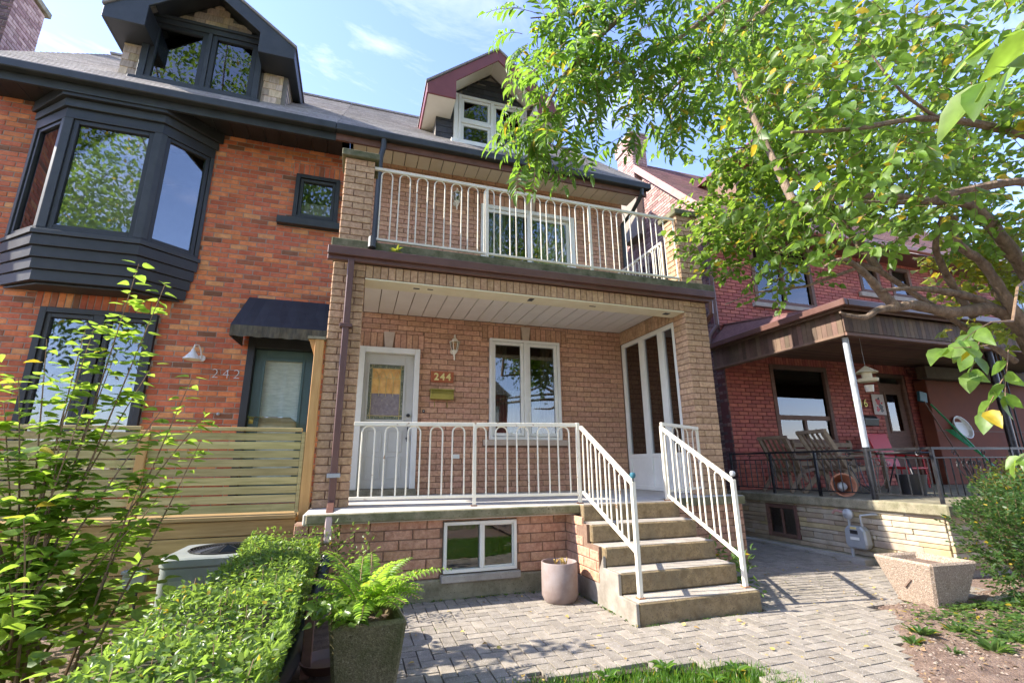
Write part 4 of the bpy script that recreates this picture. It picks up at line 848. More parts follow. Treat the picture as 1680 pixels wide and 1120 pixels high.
# far house at the right edge
fh = thing('far_house', 'slate blue house seen between branches at the far right', 'house', (18.5, 4, 0))
BX('wall', mat('slate_blue_siding', (.06,.075,.10), (.09,.105,.14), .8, 4, .2, 20), fh, 17.2, 24, 3.0, 9, 0, 7.2)
for x in (17.7, 19.2, 21): w = frame('window', m_white, fh, x, x+.9, 4.9, 6.3, 2.93, 2.995, .08); pane(w, x+.08, x+.82, 4.98, 6.22, 2.95, m_glass)
MB().prism([(16.9, 2.7, 7.15), (24.3, 2.7, 7.15), (20.6, 5.5, 10), ], (0, .2, .0)).build('roof', m_shing, fh)
MB().add([(16.9,2.7,7.2),(24.3,2.7,7.2),(24.3,9.3,7.2),(16.9,9.3,7.2),(20.6,6,10)], [(0,1,4),(1,2,4),(2,3,4),(3,0,4),(3,2,1,0)]).build('roof', m_shing, fh)

# ============================================================ RAILINGS
def hoops(parent, a, b, z0f, z1f, pitch=.232, wd=.128, r=.0085, start=.08, n=None, mtl=None, end=.04):
    a = Vector(a); b = Vector(b); d = b - a; L_ = math.hypot(d.x, d.y); u = Vector((d.x, d.y, 0)).normalized(); s = start; made = 0
    while s + wd < L_ - end:
        pts = []; zt = min(z1f(s), z1f(s+wd)); rad = wd/2
        base = Vector((a.x, a.y, 0))
        def P(t, z): q = base + u*t; return (q.x, q.y, z)
        ztop0 = z1f(s); ztop1 = z1f(s+wd); mid = z1f(s+rad)
        pts.append(P(s, z0f(s)))
        pts.append(P(s, mid - rad + min(0, (ztop0-mid))))
        for k in range(1, 8):
            th = math.pi*(1 - k/8); x = s + rad + rad*math.cos(th); pts.append(P(x, (mid - rad) + rad*math.sin(th) + (z1f(x) - mid)*.6))
        pts.append(P(s+wd, mid - rad + min(0, (ztop1-mid)))); pts.append(P(s+wd, z0f(s+wd)))
        MB().tube(pts, r, 6).build('hoop_baluster', mtl or m_rail, parent, smooth=True); s += pitch; made += 1
def rail(name, label, a, b, zb, zt, posts, th=.04, grp=None, **kw):
    "straight railing a->b (xy), zb/zt are (start,end) heights"
    a = Vector((*a, 0)); b = Vector((*b, 0)); L_ = (b-a).length; u = (b-a)/L_
    t = thing(name, label, 'railing', (a.x, a.y, zb[0]), grp)
    f0 = lambda s: zb[0] + (zb[1]-zb[0])*s/L_; f1 = lambda s: zt[0] + (zt[1]-zt[0])*s/L_
    MB().beam((a.x, a.y, zt[0]), (b.x, b.y, zt[1]), .032, th).build('top_rail', m_rail, t, bev=.003)
    MB().beam((a.x, a.y, zb[0]), (b.x, b.y, zb[1]), .028, .03).build('bottom_rail', m_rail, t, bev=.003)
    for s, z0, z1, w in posts:
        if z0 < 1: q_ = a + u*s; BX('rusty_foot', m_rust, t, q_.x-w*.8, q_.x+w*.8, q_.y-w*.8, q_.y+w*.8, z0, z0+.012, bev=.002)
        q = a + u*s; MB().box(q.x-w/2, q.x+w/2, q.y-w/2, q.y+w/2, z0, z1).build('post', m_rail, t, bev=.003)
    hoops(t, (a.x, a.y), (b.x, b.y), f0, lambda s: f1(s) - th/2, **kw) if not isinstance(a, tuple) else None
    return t
_h = hoops
def hoops(parent, a, b, z0f, z1f, **kw): return _h(parent, (a[0], a[1], 0), (b[0], b[1], 0), z0f, z1f, **kw)
rail('porch_railing', 'long cream hooped railing along the front of the open porch', (.477, -.24), (2.88, -.56), (1.0, 1.0), (1.735, 1.735), [(1.25, .90, 1.74, .034), (2.40, .90, 1.76, .036)], start=.085)
rail('stair_railing', 'left sloping cream handrail beside the concrete steps', (2.87, -.62), (2.84, -1.665), (1.02, .575), (1.705, 1.14), [(1.035, .228, 1.16, .038)], start=.04, pitch=.19, wd=.11, end=.02)
rail('stair_railing', 'right sloping cream handrail with chipped paint beside the concrete steps', (3.93, -.60), (3.93, -1.655), (.97, .475), (1.715, 1.14), [(0, .90, 1.74, .036), (1.05, .228, 1.16, .038)], start=.05, pitch=.19, wd=.11, end=.02)
rail('short_railing', 'short cream hooped railing between right handrail and brick pier', (3.95, -.57), (4.905, -.03), (1.0, 1.0), (1.765, 1.765), [(1.07, 1.0, 1.785, .03)], start=.30, pitch=.30, wd=.15)
for x, y in ((2.84, -1.665), (3.93, -1.655)):
    t = thing('blue_glass_finial', 'glass knob finial on the %s handrail end post' % ('left' if x < 3 else 'right'), 'finial', (x, y, 1.16))
    MB().tube([(x, y, 1.155), (x, y, 1.19)], .008, 6).build('stem', m_iron, t); MB().lathe([(0,0),(.02,.008),(.028,.028),(.022,.048),(0,.056)], (x, y, 1.185), 10).build('knob', m_tealp if x < 3 else m_galv, t, smooth=True)
rail('balcony_railing', 'long cream hooped railing along the front edge of the upper balcony', (.497, .075), (4.968, .075), (3.985, 3.985), (4.955, 4.955), [(1.47, 3.90, 4.96, .036), (3.0, 3.90, 4.96, .036), (4.44, 3.90, 4.96, .02)], start=.09, pitch=.224, wd=.135)
rail('balcony_side_railing', 'short cream hooped railing closing the right end of the balcony', (4.95, .42), (4.95, 1.80), (3.985, 3.985), (4.73, 4.73), [(0, 3.90, 4.74, .03)], start=.06, pitch=.2, wd=.12)

# ============================================================ FENCE 242
fe = thing('slat_fence', 'treated pine fence of horizontal slats in front of 242', 'fence', (-2.2, 0, G))
def fpanel(x0, x1):
    z = .885; h = .083
    for i in range(9):
        BX('slat', m_fence, fe, x0, x1, -.012+random.uniform(-.002,.002), .008, z, z + h - .012, bev=.002); z += (1.655-.885)/9 + .0005
    MB().box(x0-.0, x1+.0, -.03, .03, 1.665, 1.70).build('cap_rail', m_fence, fe, bev=.003)
fpanel(-1.365, -.035); fpanel(-3.0, -1.445); fpanel(-4.7, -3.08)
for x in (-1.405, -3.04, -4.75): BX('post', m_post, fe, x-.036, x+.036, -.045, .03, G, 1.66, bev=.004)
BX('post', m_fence, fe, -.033, .002, -.02, .02, .87, 1.66, bev=.003)
tp = BX('tall_post', m_post, fe, .006, .098, -.03, .06, G, 2.66, bev=.004)
MB().prism([(-.06, .0, 2.66), (.006, .0, 2.66), (.006, .0, 2.48), (-.01, 0, 2.52)], (0, .035, 0)).build('bracket', m_post, fe); BX('post_cap', m_conc, fe, -.07, .112, -.045, .075, 2.662, 2.69)
BX('ledge_board', m_plank, fe, -4.8, -.0, -.20, -.032, .832, .868, bev=.004)
z = .83
for i in range(6): BX('skirt_board', m_plank, fe, -4.8, .0, -.16, -.14, z-.136, z-.006, bev=.003); z -= .138
BX('deck', m_plank, fe, -4.8, .0, .05, 1.80, .78, .84)
# electric box
eb = thing('utility_box', 'small grey utility box on the planks left of the air conditioner', 'utility box', (-1.22, -.2, .37))
BX('box', m_ac, eb, -1.31, -1.15, -.23, -.165, .30, .44, bev=.006); MB().box(-1.32, -1.14, -.25, -.162, .435, .462).build('lid', m_ac, eb, bev=.005); MB().tube([(-1.2, -.2, .30), (-1.2, -.2, .12), (-1.12, -.3, .09), (-.95, -.5, .1)], .012).build('conduit', m_blackp, eb)
# air conditioner
_n0 = set(bpy.data.objects.keys())
ac = thing('air_conditioner', 'grey green outdoor air conditioner between fence and hedge', 'air conditioner', (-.60, -.78, G))
def rbox(x0, x1, y0, y1, z0, z1, r, n=5):
    P = []
    for cx, cy, a0 in ((x1-r, y1-r, 0), (x0+r, y1-r, 90), (x0+r, y0+r, 180), (x1-r, y0+r, 270)):
        for k in range(n+1): t = math.radians(a0 + 90*k/n); P.append((cx + r*math.cos(t), cy + r*math.sin(t), z0))
    return P
MB().prism(rbox(-.99, -.21, -1.16, -.40, .10, 0, .07), (0, 0, .50)).build('cabinet', m_ac, ac, smooth=True)
MB().prism([(x, y, .602) for x, y, _ in rbox(-1.0, -.20, -1.17, -.39, 0, 0, .08)], (0, 0, .07)).build('top_cover', m_ac, ac, smooth=True, bev=.012)
mb = MB(); c = Vector((-.60, -.78, 0))
for i in range(12):
    r = .04 + i*.0215; mb.tube([(c.x + r*math.cos(t*math.pi/12), c.y + r*math.sin(t*math.pi/12), .685 + .018*(1 - (r/.29)**2)) for t in range(25)], .0035, 4, cap=False)
for k in range(12):
    t = k*math.pi/6; mb.tube([(c.x + r*math.cos(t), c.y + r*math.sin(t), .685 + .018*(1-(r/.29)**2)) for r in (.03, .13, .21, .285)], .004, 4)
mb.build('fan_guard', m_blackp, ac); MB().lathe([(0, 0), (.285, 0), (.295, .008), (.27, .012)], (-.60, -.78, .672), 28).build('fan_well', m_blackp, ac)
for i in range(3): BX('label_plate', m_galv, ac, -.90 + i*.0, -.72, -1.165, -1.161, .40 - i*.0, .52)if i == 0 else None
BX('access_panel', m_ac, ac, -.66, -.30, -1.168, -1.161, .16, .55, bev=.003); BX('base_pad', m_conc, ac, -1.03, -.17, -1.2, -.36, .04, .10)

ac.location.x += .17; ac.scale = (.93, .93, 1)

# ============================================================ SMALL THINGS ON THE HOUSES
def lantern(label, x, y, zt, s=1.0):
    t = thing('wall_lantern', label, 'lantern', (x, YW, zt)); k = s
    MB().lathe([(0,0),(.012*k,0),(.008*k,-.03*k),(.018*k,-.04*k),(.02*k,-.055*k),(.035*k,-.065*k),(.05*k,-.10*k),(.085*k,-.115*k),(.088*k,-.125*k)], (x, y, zt), 12).build('cap', m_rail, t, smooth=True)
    g = MB().lathe([(.070*k,-.125*k),(.045*k,-.26*k)], (x, y, zt), 6).build('glass', glassmat('lantern_glass', (.7,.72,.66), .15), t)
    mb = MB()
    for i in range(6):
        a = i*math.pi/3; mb.tube([(x+.074*k*math.cos(a), y+.074*k*math.sin(a), zt-.122*k), (x+.047*k*math.cos(a), y+.047*k*math.sin(a), zt-.265*k)], .006*k, 4)
    mb.build('cage', m_rail, t)
    MB().lathe([(0,-.258*k),(.052*k,-.26*k),(.03*k,-.30*k),(.012*k,-.32*k),(.012*k,-.40*k),(0,-.42*k)], (x, y, zt), 12).build('finial', m_rail, t, smooth=True)
    MB().tube([(x, y, zt-.29*k), (x, y+.06, zt-.33*k), (x, YW-.02, zt-.27*k)], .01, 6).lathe([(0,0),(.05*k,0),(.05*k,.012),(0,.02)], (x, YW-.002, zt-.25*k), 14, (0,-1,0)).build('bracket', m_rail, t, smooth=True)
    return t
lantern('white carriage lantern above the 244 plaque on the porch wall', 1.885, 1.71, 3.31)
lantern('white carriage lantern on the balcony wall left of the patio door', 1.87, 1.71, 5.93)
def text(s, size, loc, mtl, parent, name='numeral', ext=.006, off=.0, font=None, sp=1.0):
    x = loc[0]; out = []
    for ch_ in s:
        cu = bpy.data.curves.new(name, 'FONT'); cu.body = ch_; cu.size = size; cu.extrude = ext; cu.offset = off; cu.materials.append(mtl); cu.resolution_u = 3
        tmp = bpy.data.objects.new(name, cu); COL.objects.link(tmp); bpy.context.view_layer.update(); me = bpy.data.meshes.new_from_object(tmp); bpy.data.objects.remove(tmp); me.materials.clear(); me.materials.append(mtl); o = bpy.data.objects.new(name, me); link(o, parent, (x, loc[1], loc[2])); o.rotation_euler = (math.pi/2, 0, 0); x += sp; out.append(o)
    return out
t = thing('number_plaque', 'rust red plaque with gold digits 244 beside the front door', 'plaque', (1.717, 1.81, 2.635))
BX('plate', m_plaque, t, 1.54, 1.894, 1.790, 1.812, 2.555, 2.725, bev=.003); text('244', .155, (1.587, 1.783, 2.588), m_gold, t, ext=.004, off=.004, sp=.094)
t = thing('mailbox', 'small aged brass mailbox below the 244 plaque', 'mailbox', (1.71, 1.75, 2.35))
MB().prism([(1.535, 1.71, 2.28), (1.535, 1.70, 2.36), (1.535, 1.72, 2.43), (1.535, 1.81, 2.45), (1.535, 1.81, 2.28)], (.355, 0, 0)).build('box', m_brass, t, bev=.006)
BX('lid', m_brass, t, 1.528, 1.897, 1.695, 1.812, 2.425, 2.438)
for x in (1.605, 1.80): MB().tube([(x, 1.79, 2.29), (x, 1.77, 2.20), (x, 1.74, 2.17), (x, 1.735, 2.20)], .006, 6).build('hook', m_brass, t, smooth=True)
t = thing('doorbell', 'tiny black doorbell button right of the white door', 'doorbell', (1.45, 1.81, 2.105)); BX('plate', m_blackp, t, 1.432, 1.468, 1.80, 1.812, 2.083, 2.127, bev=.002); BX('button', m_white, t, 1.444, 1.456, 1.795, 1.80, 2.098, 2.112)
t = thing('outlet_cover', 'small white outlet cover low on the porch wall', 'outlet', (1.955, 1.8, 1.437)); BX('cover', m_white, t, 1.898, 2.012, 1.79, 1.812, 1.405, 1.468, bev=.004); BX('flap', m_white, t, 1.905, 1.953, 1.784, 1.79, 1.412, 1.461)
t = thing('house_numerals', 'pale metal digits 242 fixed on red brick left of the green door', 'house number', (-1.2, 1.81, 2.6)); text('242', .185, (-1.42, 1.795, 2.48), m_nick, t, ext=.006, off=-.0045, sp=.13)
t = thing('gooseneck_lamp', 'white gooseneck barn lamp on the red brick beside the digits 242', 'lamp', (-1.60, 1.8, 2.75))
MB().lathe([(.02, 0), (.028, -.03), (.05, -.06), (.105, -.13), (.108, -.14)], (-1.63, 1.66, 2.83), 20).build('shade', m_white, t, smooth=True)
MB().tube([(-1.56, 1.80, 2.74), (-1.57, 1.76, 2.84), (-1.59, 1.71, 2.90), (-1.62, 1.66, 2.89), (-1.63, 1.655, 2.83)], .01, 8).lathe([(0, 0), (.045, 0), (.045, .015), (0, .02)], (-1.56, 1.81, 2.74), 14, (0, -1, 0)).build('arm', m_white, t, smooth=True)
t = thing('doorbell', 'round metal doorbell on red brick left of the green door', 'doorbell', (-1.27, 1.81, 2.02)); MB().lathe([(0, 0), (.022, 0), (.02, .012), (0, .018)], (-1.27, 1.812, 2.0), 12, (0, -1, 0)).build('button', m_galv, t, smooth=True)
# 246: number, mailbox, poster, feeder
t = thing('house_numerals', 'dull brass digits 246 beside the dark door behind the porch post', 'house number', (10.75, 1.87, 2.5)); text('246', .24, (10.48, 1.875, 2.44), m_brass, t, ext=.008, sp=.16)
t = thing('mailbox', 'black mailbox below the brass digits on the wine red wall', 'mailbox', (10.78, 1.8, 2.13)); MB().prism([(10.58, 1.77, 2.03), (10.58, 1.75, 2.16), (10.58, 1.80, 2.24), (10.58, 1.88, 2.26), (10.58, 1.88, 2.03)], (.42, 0, 0)).build('box', m_blackp, t, bev=.01); BX('lid', m_blackp, t, 10.57, 11.01, 1.745, 1.80, 2.16, 2.18)
t = thing('door_poster', 'white sheet with red and black ink drawing on the dark door', 'poster', (11.3, 1.9, 2.5))
BX('sheet', mat('poster_paper', (.62,.55,.52), (.70,.64,.60), .8, 3, 0), t, 11.08, 11.44, 1.872, 1.876, 2.28, 2.72)
for i, (x, z, r, mm) in enumerate([(11.24, 2.56, .07, m_redp), (11.30, 2.46, .06, m_blackp), (11.21, 2.40, .05, m_redp), (11.33, 2.38, .045, m_blackp), (11.27, 2.62, .035, m_blackp), (11.35, 2.53, .03, m_redp)]):
    MB().prism([(x + r*(1+.35*math.sin(k*2.3+i))*math.cos(k*.7), 1.870, z + r*(1+.35*math.cos(k*1.7+i))*math.sin(k*.7)) for k in range(9)], (0, .002, 0)).build('ink_mark', mm, t)
t = thing('bird_feeder', 'hanging cream bird feeder under the brown porch ceiling', 'bird feeder', (7.95, -.3, 2.6)); bx, by_ = 7.93, -.30
MB().lathe([(.01, .0), (.15, -.10), (.155, -.11), (.0, -.10)], (bx, by_, 2.74), 16).build('roof', m_cream, t, smooth=True)
MB().lathe([(.07, -.105), (.065, -.22)], (bx, by_, 2.74), 12).build('seed_tube', m_cream, t, smooth=True); MB().lathe([(0, -.225), (.13, -.225), (.14, -.20), (.145, -.21), (.13, -.245), (0, -.245)], (bx, by_, 2.74), 16).build('tray', m_cream, t, smooth=True)
MB().lathe([(0, -.40), (.05, -.40), (.065, -.30), (0, -.30)], (bx, by_, 2.74), 14).build('cup', m_soffit2, t, smooth=True); MB().tube([(bx, by_, 2.74), (bx, by_, 3.38)], .004, 5).build('wire', m_galv, t)
# gas meter
t = thing('gas_meter', 'grey gas meter with round dial regulator against the ledgestone wall', 'gas meter', (6.92, -.45, .1))
MB().prism([(6.88, y, z) for y, z in ((-.34, .20), (-.58, .20), (-.61, .26), (-.60, .43), (-.55, .48), (-.37, .48), (-.32, .43), (-.31, .26))], (.12, 0, 0)).build('meter_body', m_galv, t, bev=.02)
BX('index_window', m_blackp, t, 6.872, 6.879, -.51, -.41, .385, .43); BX('label_plate', m_white, t, 6.873, 6.879, -.52, -.40, .31, .345); BX('badge', m_gold, t, 6.873, 6.879, -.5, -.42, .445, .47)
MB().lathe([(0, 0), (.065, 0), (.07, .03), (.05, .05), (0, .055)], (6.90, -.42, .63), 16, (-1, 0, 0)).build('regulator', m_galv, t, smooth=True)
MB().tube([(6.93, -.38, .48), (6.93, -.38, .58), (6.93, -.40, .63)], .016).tube([(6.93, -.55, .48), (6.93, -.55, .62), (6.98, -.66, .64), (7.05, -.70, .64)], .016).tube([(6.93, -.36, .20), (6.93, -.36, .0)], .02).build('pipe', m_galv, t, smooth=True)
MB().tube([(6.91, -.36, .64), (6.91, -.22, .66), (6.93, -.16, .62)], .018).build('pipe_stub', m_pinkf, t, smooth=True)

# ---- iron railing of 246
ir = thing('iron_railing', 'black wrought iron railing with scrolls round the right hand porch', 'railing', (7.1, -1.45, .82))
XR = 7.10; YR = -1.45
def bars(a, b, n, z0=.90, z1=1.34, r=.008, skip=()):
    for i in range(n):
        if i in skip: continue
        t_ = (i + .5)/n; x = a[0] + (b[0]-a[0])*t_; y = a[1] + (b[1]-a[1])*t_
        MB().tube([(x, y, z0), (x, y, z1)], r, 5).build('baluster', m_iron, ir)
def scroll(c, ax, r, turns=1.4, s=1):
    ax = Vector(ax); pts = []
    for k in range(18):
        t_ = k/17; th = t_*turns*2*math.pi; rr_ = r*(1 - .75*t_); pts.append(tuple(Vector(c) + ax*(rr_*math.cos(th)*s) + Z*(rr_*math.sin(th))))
    return MB().tube(pts, .005, 4).build('scroll', m_iron, ir)
for a, b in (((XR, 1.86), (XR, YR)), ((XR, YR), (12.6, YR))):
    for z, h in ((1.46, .03), (1.35, .014), (.90, .014)): MB().beam((*a, z), (*b, z), .02, h).build('rail', m_iron, ir)
for p in ((XR, 1.84), (XR, .95), (XR, .12), (XR, -.66), (XR, YR), (8.6, YR), (10.2, YR), (11.8, YR)): BX('post', m_iron, ir, p[0]-.017, p[0]+.017, p[1]-.017, p[1]+.017, .82, 1.475)
bars((XR, 1.84), (XR, YR), 26); bars((XR, YR), (12.5, YR), 44)
for i in range(7): scroll((XR, 1.4 - i*.45, 1.405), (0, 1, 0), .042, s=1 if i % 2 else -1)
for i in range(9): scroll((7.5 + i*.55, YR, 1.405), (1, 0, 0), .042, s=1 if i % 2 else -1)
for cx in (7.85, 9.4, 11.0):
    for k in range(-3, 4):
        MB().tube([(cx, YR+.01, .93), (cx + k*.05, YR+.012, 1.05), (cx + k*.11, YR+.012, 1.24), (cx + k*.10, YR+.012, 1.31)], .006, 4).build('fan_bar', m_iron, ir)
        scroll((cx + k*.10, YR+.012, 1.28), (1, 0, 0), .035, s=1 if k > 0 else -1)
for k in range(-2, 3): MB().tube([(XR, -.66, .90), (XR, -.66 + k*.08, 1.02), (XR, -.66 + k*.13, 1.25)], .006, 4).build('fan_bar', m_iron, ir); scroll((XR, -.66 + k*.13, 1.28), (0, 1, 0), .035)

# ---- furniture on the porch of 246
def rot_pts(mb, c, a):
    s_, co = math.sin(a), math.cos(a); mb.v = [(c[0] + x*co - y*s_, c[1] + x*s_ + y*co, c[2] + z) for x, y, z in mb.v]; return mb
def deckchair(label, c, a, s=1.0):
    t = thing('wooden_chair', label, 'chair', c, None)
    def P(name, f, m=m_wood): mb = MB(); f(mb); mb.v = [(x*s, y*s, z*s) for x, y, z in mb.v]; rot_pts(mb, c, a).build(name, m, t, bev=.004)
    for y in (-.27, .27):
        P('back_stile', lambda m: m.beam((.10, y, .18), (-.36, y, .98), .035, .07)); P('armrest', lambda m: m.beam((-.20, y*1.12, .58), (.45, y*1.12, .60), .09, .025)); P('leg', lambda m: m.beam((.42, y, 0), (.38, y, .59), .04, .07)); P('leg', lambda m: m.beam((-.42, y, 0), (.05, y, .42), .035, .07))
        P('seat_rail', lambda m: m.beam((-.08, y, .34), (.45, y, .42), .03, .06))
    for i in range(5): yy = -.2 + i*.1; P('back_slat', lambda m: m.beam((.04, yy, .30), (-.34, yy, .95), .05, .014))
    P('top_rail', lambda m: m.beam((-.36, -.30, .98), (-.36, .30, .98), .05, .06))
    for i in range(6): xx = -.05 + i*.095; P('seat_slat', lambda m: m.beam((xx, -.27, .375 + i*.012), (xx, .27, .375 + i*.012), .075, .016))
deckchair('weathered wooden slat chair nearest the dark brick corner', (7.75, 1.22, .82), .15, .92)
deckchair('weathered wooden slat chair standing in front of the lower window', (7.85, .42, .82), -.12, .98)
t = thing('garden_bench', 'weathered teak bench with slatted back under the porch window', 'bench', (9.2, 1.45, .82))
for i in range(4): MB().beam((8.45, 1.66 + i*.0, 1.28 + i*.115), (9.95, 1.66, 1.28 + i*.115), .02, .085).build('back_slat', m_wood, t, bev=.003)
for i in range(4): MB().beam((8.45, 1.14 + i*.12, 1.22), (9.95, 1.14 + i*.12, 1.22), .10, .025).build('seat_slat', m_wood, t, bev=.003)
for x in (8.47, 9.93):
    MB().beam((x, 1.70, .82), (x, 1.70, 1.72), .06, .06).build('leg', m_wood, t, bev=.003); MB().beam((x, 1.10, .82), (x, 1.10, 1.45), .06, .06).build('leg', m_wood, t, bev=.003); MB().beam((x, 1.06, 1.46), (x, 1.70, 1.46), .07, .035).build('armrest', m_wood, t, bev=.003)
t = thing('red_chair', 'bright red chair left of the dark door on the porch', 'chair', (10.4, 1.2, .82))
MB().hexa([(10.35,1.42,1.2),(10.87,1.42,1.2),(10.87,1.45,1.2),(10.35,1.45,1.2),(10.33,1.60,1.86),(10.89,1.60,1.86),(10.89,1.63,1.86),(10.33,1.63,1.86)]).build('backrest', m_redp, t, bev=.01); BX('seat', m_redp, t, 10.35, 10.87, .95, 1.44, 1.16, 1.20, bev=.01)
for x in (10.37, 10.85):
    for y in (.98, 1.42): MB().tube([(x, y, .82), (x, y, 1.17)], .014, 6).build('leg', m_redp, t)
    MB().beam((x, .98, 1.40), (x, 1.5, 1.44), .04, .02).build('armrest', m_redp, t); MB().tube([(x, .99, 1.17), (x, .99, 1.40)], .012, 6).build('arm_support', m_redp, t)
t = thing('round_table', 'small dark metal table among the porch chairs', 'table', (8.9, .2, .82)); MB().lathe([(0, .60), (.36, .60), (.37, .615), (.36, .63), (0, .63)], (8.95, .1, .82), 24).build('tabletop', m_iron, t)
for k in range(3): a = k*2.09; MB().tube([(8.95 + .08*math.cos(a), .1 + .08*math.sin(a), 1.40), (8.95 + .28*math.cos(a), .1 + .28*math.sin(a), .82)], .012, 6).build('leg', m_iron, t)
t = thing('terracotta_pot', 'terracotta pot lying on its side at the porch edge', 'pot', (7.25, -.15, .82)); ax = Vector((-.55, -.8, .12)).normalized()
MB().lathe([(0, -.27), (.09, -.27), (.14, .0), (.14, .02), (.16, .02), (.165, .07), (.145, .072), (.13, .0), (.08, -.24), (0, -.24)], (7.28, -.10, .98), 24, ax).build('pot', m_terra, t, smooth=True)
MB().lathe([(0, -.06), (.05, -.05), (.07, -.02), (.05, .02), (0, .03)], tuple(Vector((7.28, -.10, .965)) + ax*.0), 12, ax).build('ball', m_galv, t, smooth=True)
t = thing('brown_planter', 'dark round planter between post and bench on the porch', 'planter', (8.0, -.1, .82)); MB().lathe([(0, 0), (.14, 0), (.19, .30), (.16, .30), (.15, .26), (0, .26)], (8.35, -.35, .82), 18).build('bowl', m_blackp, t, smooth=True)
t = thing('push_broom', 'blue headed broom leaning by the dark door', 'broom', (12.3, 1.3, .82)); MB().tube([(12.25, 1.0, .84), (12.05, 1.50, 2.62)], .014, 7).build('handle', m_darkwood, t); MB().beam((11.95, 1.5, 2.66), (12.18, 1.5, 2.62), .06, .22).build('head', m_tealp, t, bev=.01)
t = thing('green_rake', 'bright green long handled rake leaning against the brown wall', 'rake', (12.5, 1.3, .82)); MB().tube([(12.75, .7, .84), (12.32, 1.52, 2.5)], .018, 7).build('handle', m_greenp, t)
for k in range(-3, 4): MB().tube([(12.62, .95, 1.35), (12.42 + k*.04, 1.35, 1.95)], .007, 4).build('tine', m_greenp, t)
t = thing('white_basin', 'white curved basin hung on the brown porch wall', 'basin', (13.2, 1.5, 2.0)); MB().lathe([(0, 0), (.22, 0), (.26, .08), (.24, .08), (.2, .02), (0, .02)], (13.2, 1.58, 2.0), 16, (0, -1, .3)).build('bowl', m_white, t, smooth=True)

# ============================================================ POTS AND PLANTERS
t = thing('cement_pot', 'round pinkish cement pot on the pavers left of the steps', 'pot', (2.44, -.88, G))
MB().lathe([(.10, 0), (.14, .0), (.155, .02), (.172, .06), (.172, .335), (.168, .345), (.160, .345), (.156, .335), (.156, .27), (0, .27)], (2.44, -.90, G), 36).build('pot', m_pot, t, smooth=True)
MB().lathe([(.155, .275), (.1, .285), (0, .28)], (2.44, -.90, G), 18).build('soil', m_soil, t)
for x, y in ((2.39, -.93), (2.46, -.95), (2.50, -.90)):
    for k in range(4): MB().tube([(x, y, G+.27), (x + random.uniform(-.02, .02), y, G+.33), (x + random.uniform(-.035, .035), y + random.uniform(-.02, .02), G+.37)], .006, 5).build('dry_stalk', m_dryleaf, t)
def taper(name, label, c, h, ht, hb, mtl, a, wall_=.05, z0=G, groove=False):
    t = thing(name, label, 'planter', (c[0], c[1], z0))
    q = [(-1,-1),(1,-1),(1,1),(-1,1)]; co, s_ = math.cos(a), math.sin(a)
    def ring(r, z): return [(c[0] + (x*co - y*s_)*r, c[1] + (x*s_ + y*co)*r, z) for x, y in q]
    V = ring(hb, z0) + ring(ht, z0+h) + ring(ht-wall_, z0+h) + ring(ht-wall_-.02, z0+h-.08)
    Fc = [(3,2,1,0)] + [(i, (i+1)%4, 4+(i+1)%4, 4+i) for i in range(4)] + [(4+i, 4+(i+1)%4, 8+(i+1)%4, 8+i) for i in range(4)] + [(8+i, 8+(i+1)%4, 12+(i+1)%4, 12+i) for i in range(4)] + [(12,13,14,15)]
    m_ = MB(); m_.add(V, Fc); m_.build('tub', mtl, t, bev=.018)
    m2 = MB(); m2.add(ring(ht-wall_-.005, z0+h-.055), [(0,1,2,3)]); m2.build('soil', m_soil, t)
    return t
pl2 = taper('aggregate_planter', 'flared square aggregate planter standing empty beside the soil bed', (5.52, -2.14), .39, .27, .165, m_aggr, -.08)
def onface(t0, t1): # groove mark on the west face of the right planter
    A = Vector((5.52 - .27, -2.14, G + .39)); B = Vector((5.52 - .165, -2.14, G)); out = []
    for u, v in (t0, t1): p = A.lerp(B, v); out.append(p + Vector((-.004, u, 0)))
    return out
p0, p1 = onface((-.02, .42), (.06, .62)); MB().beam(p0, p1, .014, .012).build('carved_groove', m_soil, pl2)
pl1 = taper('aggregate_planter', 'mossy square aggregate planter overflowing with fern and ivy', (.63, -2.28), .42, .205, .155, m_aggr_m, .06)
t = thing('terracotta_pot', 'terracotta pot half hidden behind the fern planter', 'pot', (.62, -1.45, G)); MB().lathe([(0, 0), (.11, 0), (.15, .24), (.17, .24), (.172, .30), (.15, .30), (.14, .22), (0, .22)], (.62, -1.42, G), 24).build('pot', m_terra, t, smooth=True)
t = thing('brown_saucer', 'dark brown saucer on the ground by the fern planter', 'saucer', (.40, -1.75, G)); MB().lathe([(0, 0), (.13, 0), (.17, .06), (.16, .06), (.12, .015), (0, .015)], (.42, -1.80, G), 24).build('dish', m_brown, t, smooth=True)
t = thing('wooden_stake', 'short brown timber stake beside the black drain pipe', 'stake', (.31, -1.75, G)); BX('stake', m_darkwood, t, .27, .33, -1.80, -1.74, G-.05, G+.42, bev=.004)
t = thing('drain_pipe', 'black corrugated drain pipe running along the hedge foot', 'pipe', (.2, -1.5, G))
pp = [(.335, -.72, .56), (.31, -.85, .42), (.27, -1.1, .28), (.235, -1.5, .17), (.21, -1.9, .13), (.16, -2.4, .13), (.09, -3.0, .13), (.0, -3.8, .13)]; P2 = []
for a, b in zip(pp[:-1], pp[1:]):
    for k in range(12): P2.append(tuple(Vector(a).lerp(Vector(b), k/12)))
MB().tube(P2, [.046 + .004*(i % 2) for i in range(len(P2))], 12).build('pipe', m_blackp, t, smooth=True)
t = thing('edging_blocks', 'low scalloped concrete edging blocks behind the empty planter', 'edging', (5.95, -2.25, G))
for i in range(4): MB().lathe([(0, -.025), (.06, -.025), (.06, .025), (0, .025)], (5.86 + i*.13, -2.42 + i*.02, G + .03), 14, (.1, 1, 0)).build('block', m_conc, t)
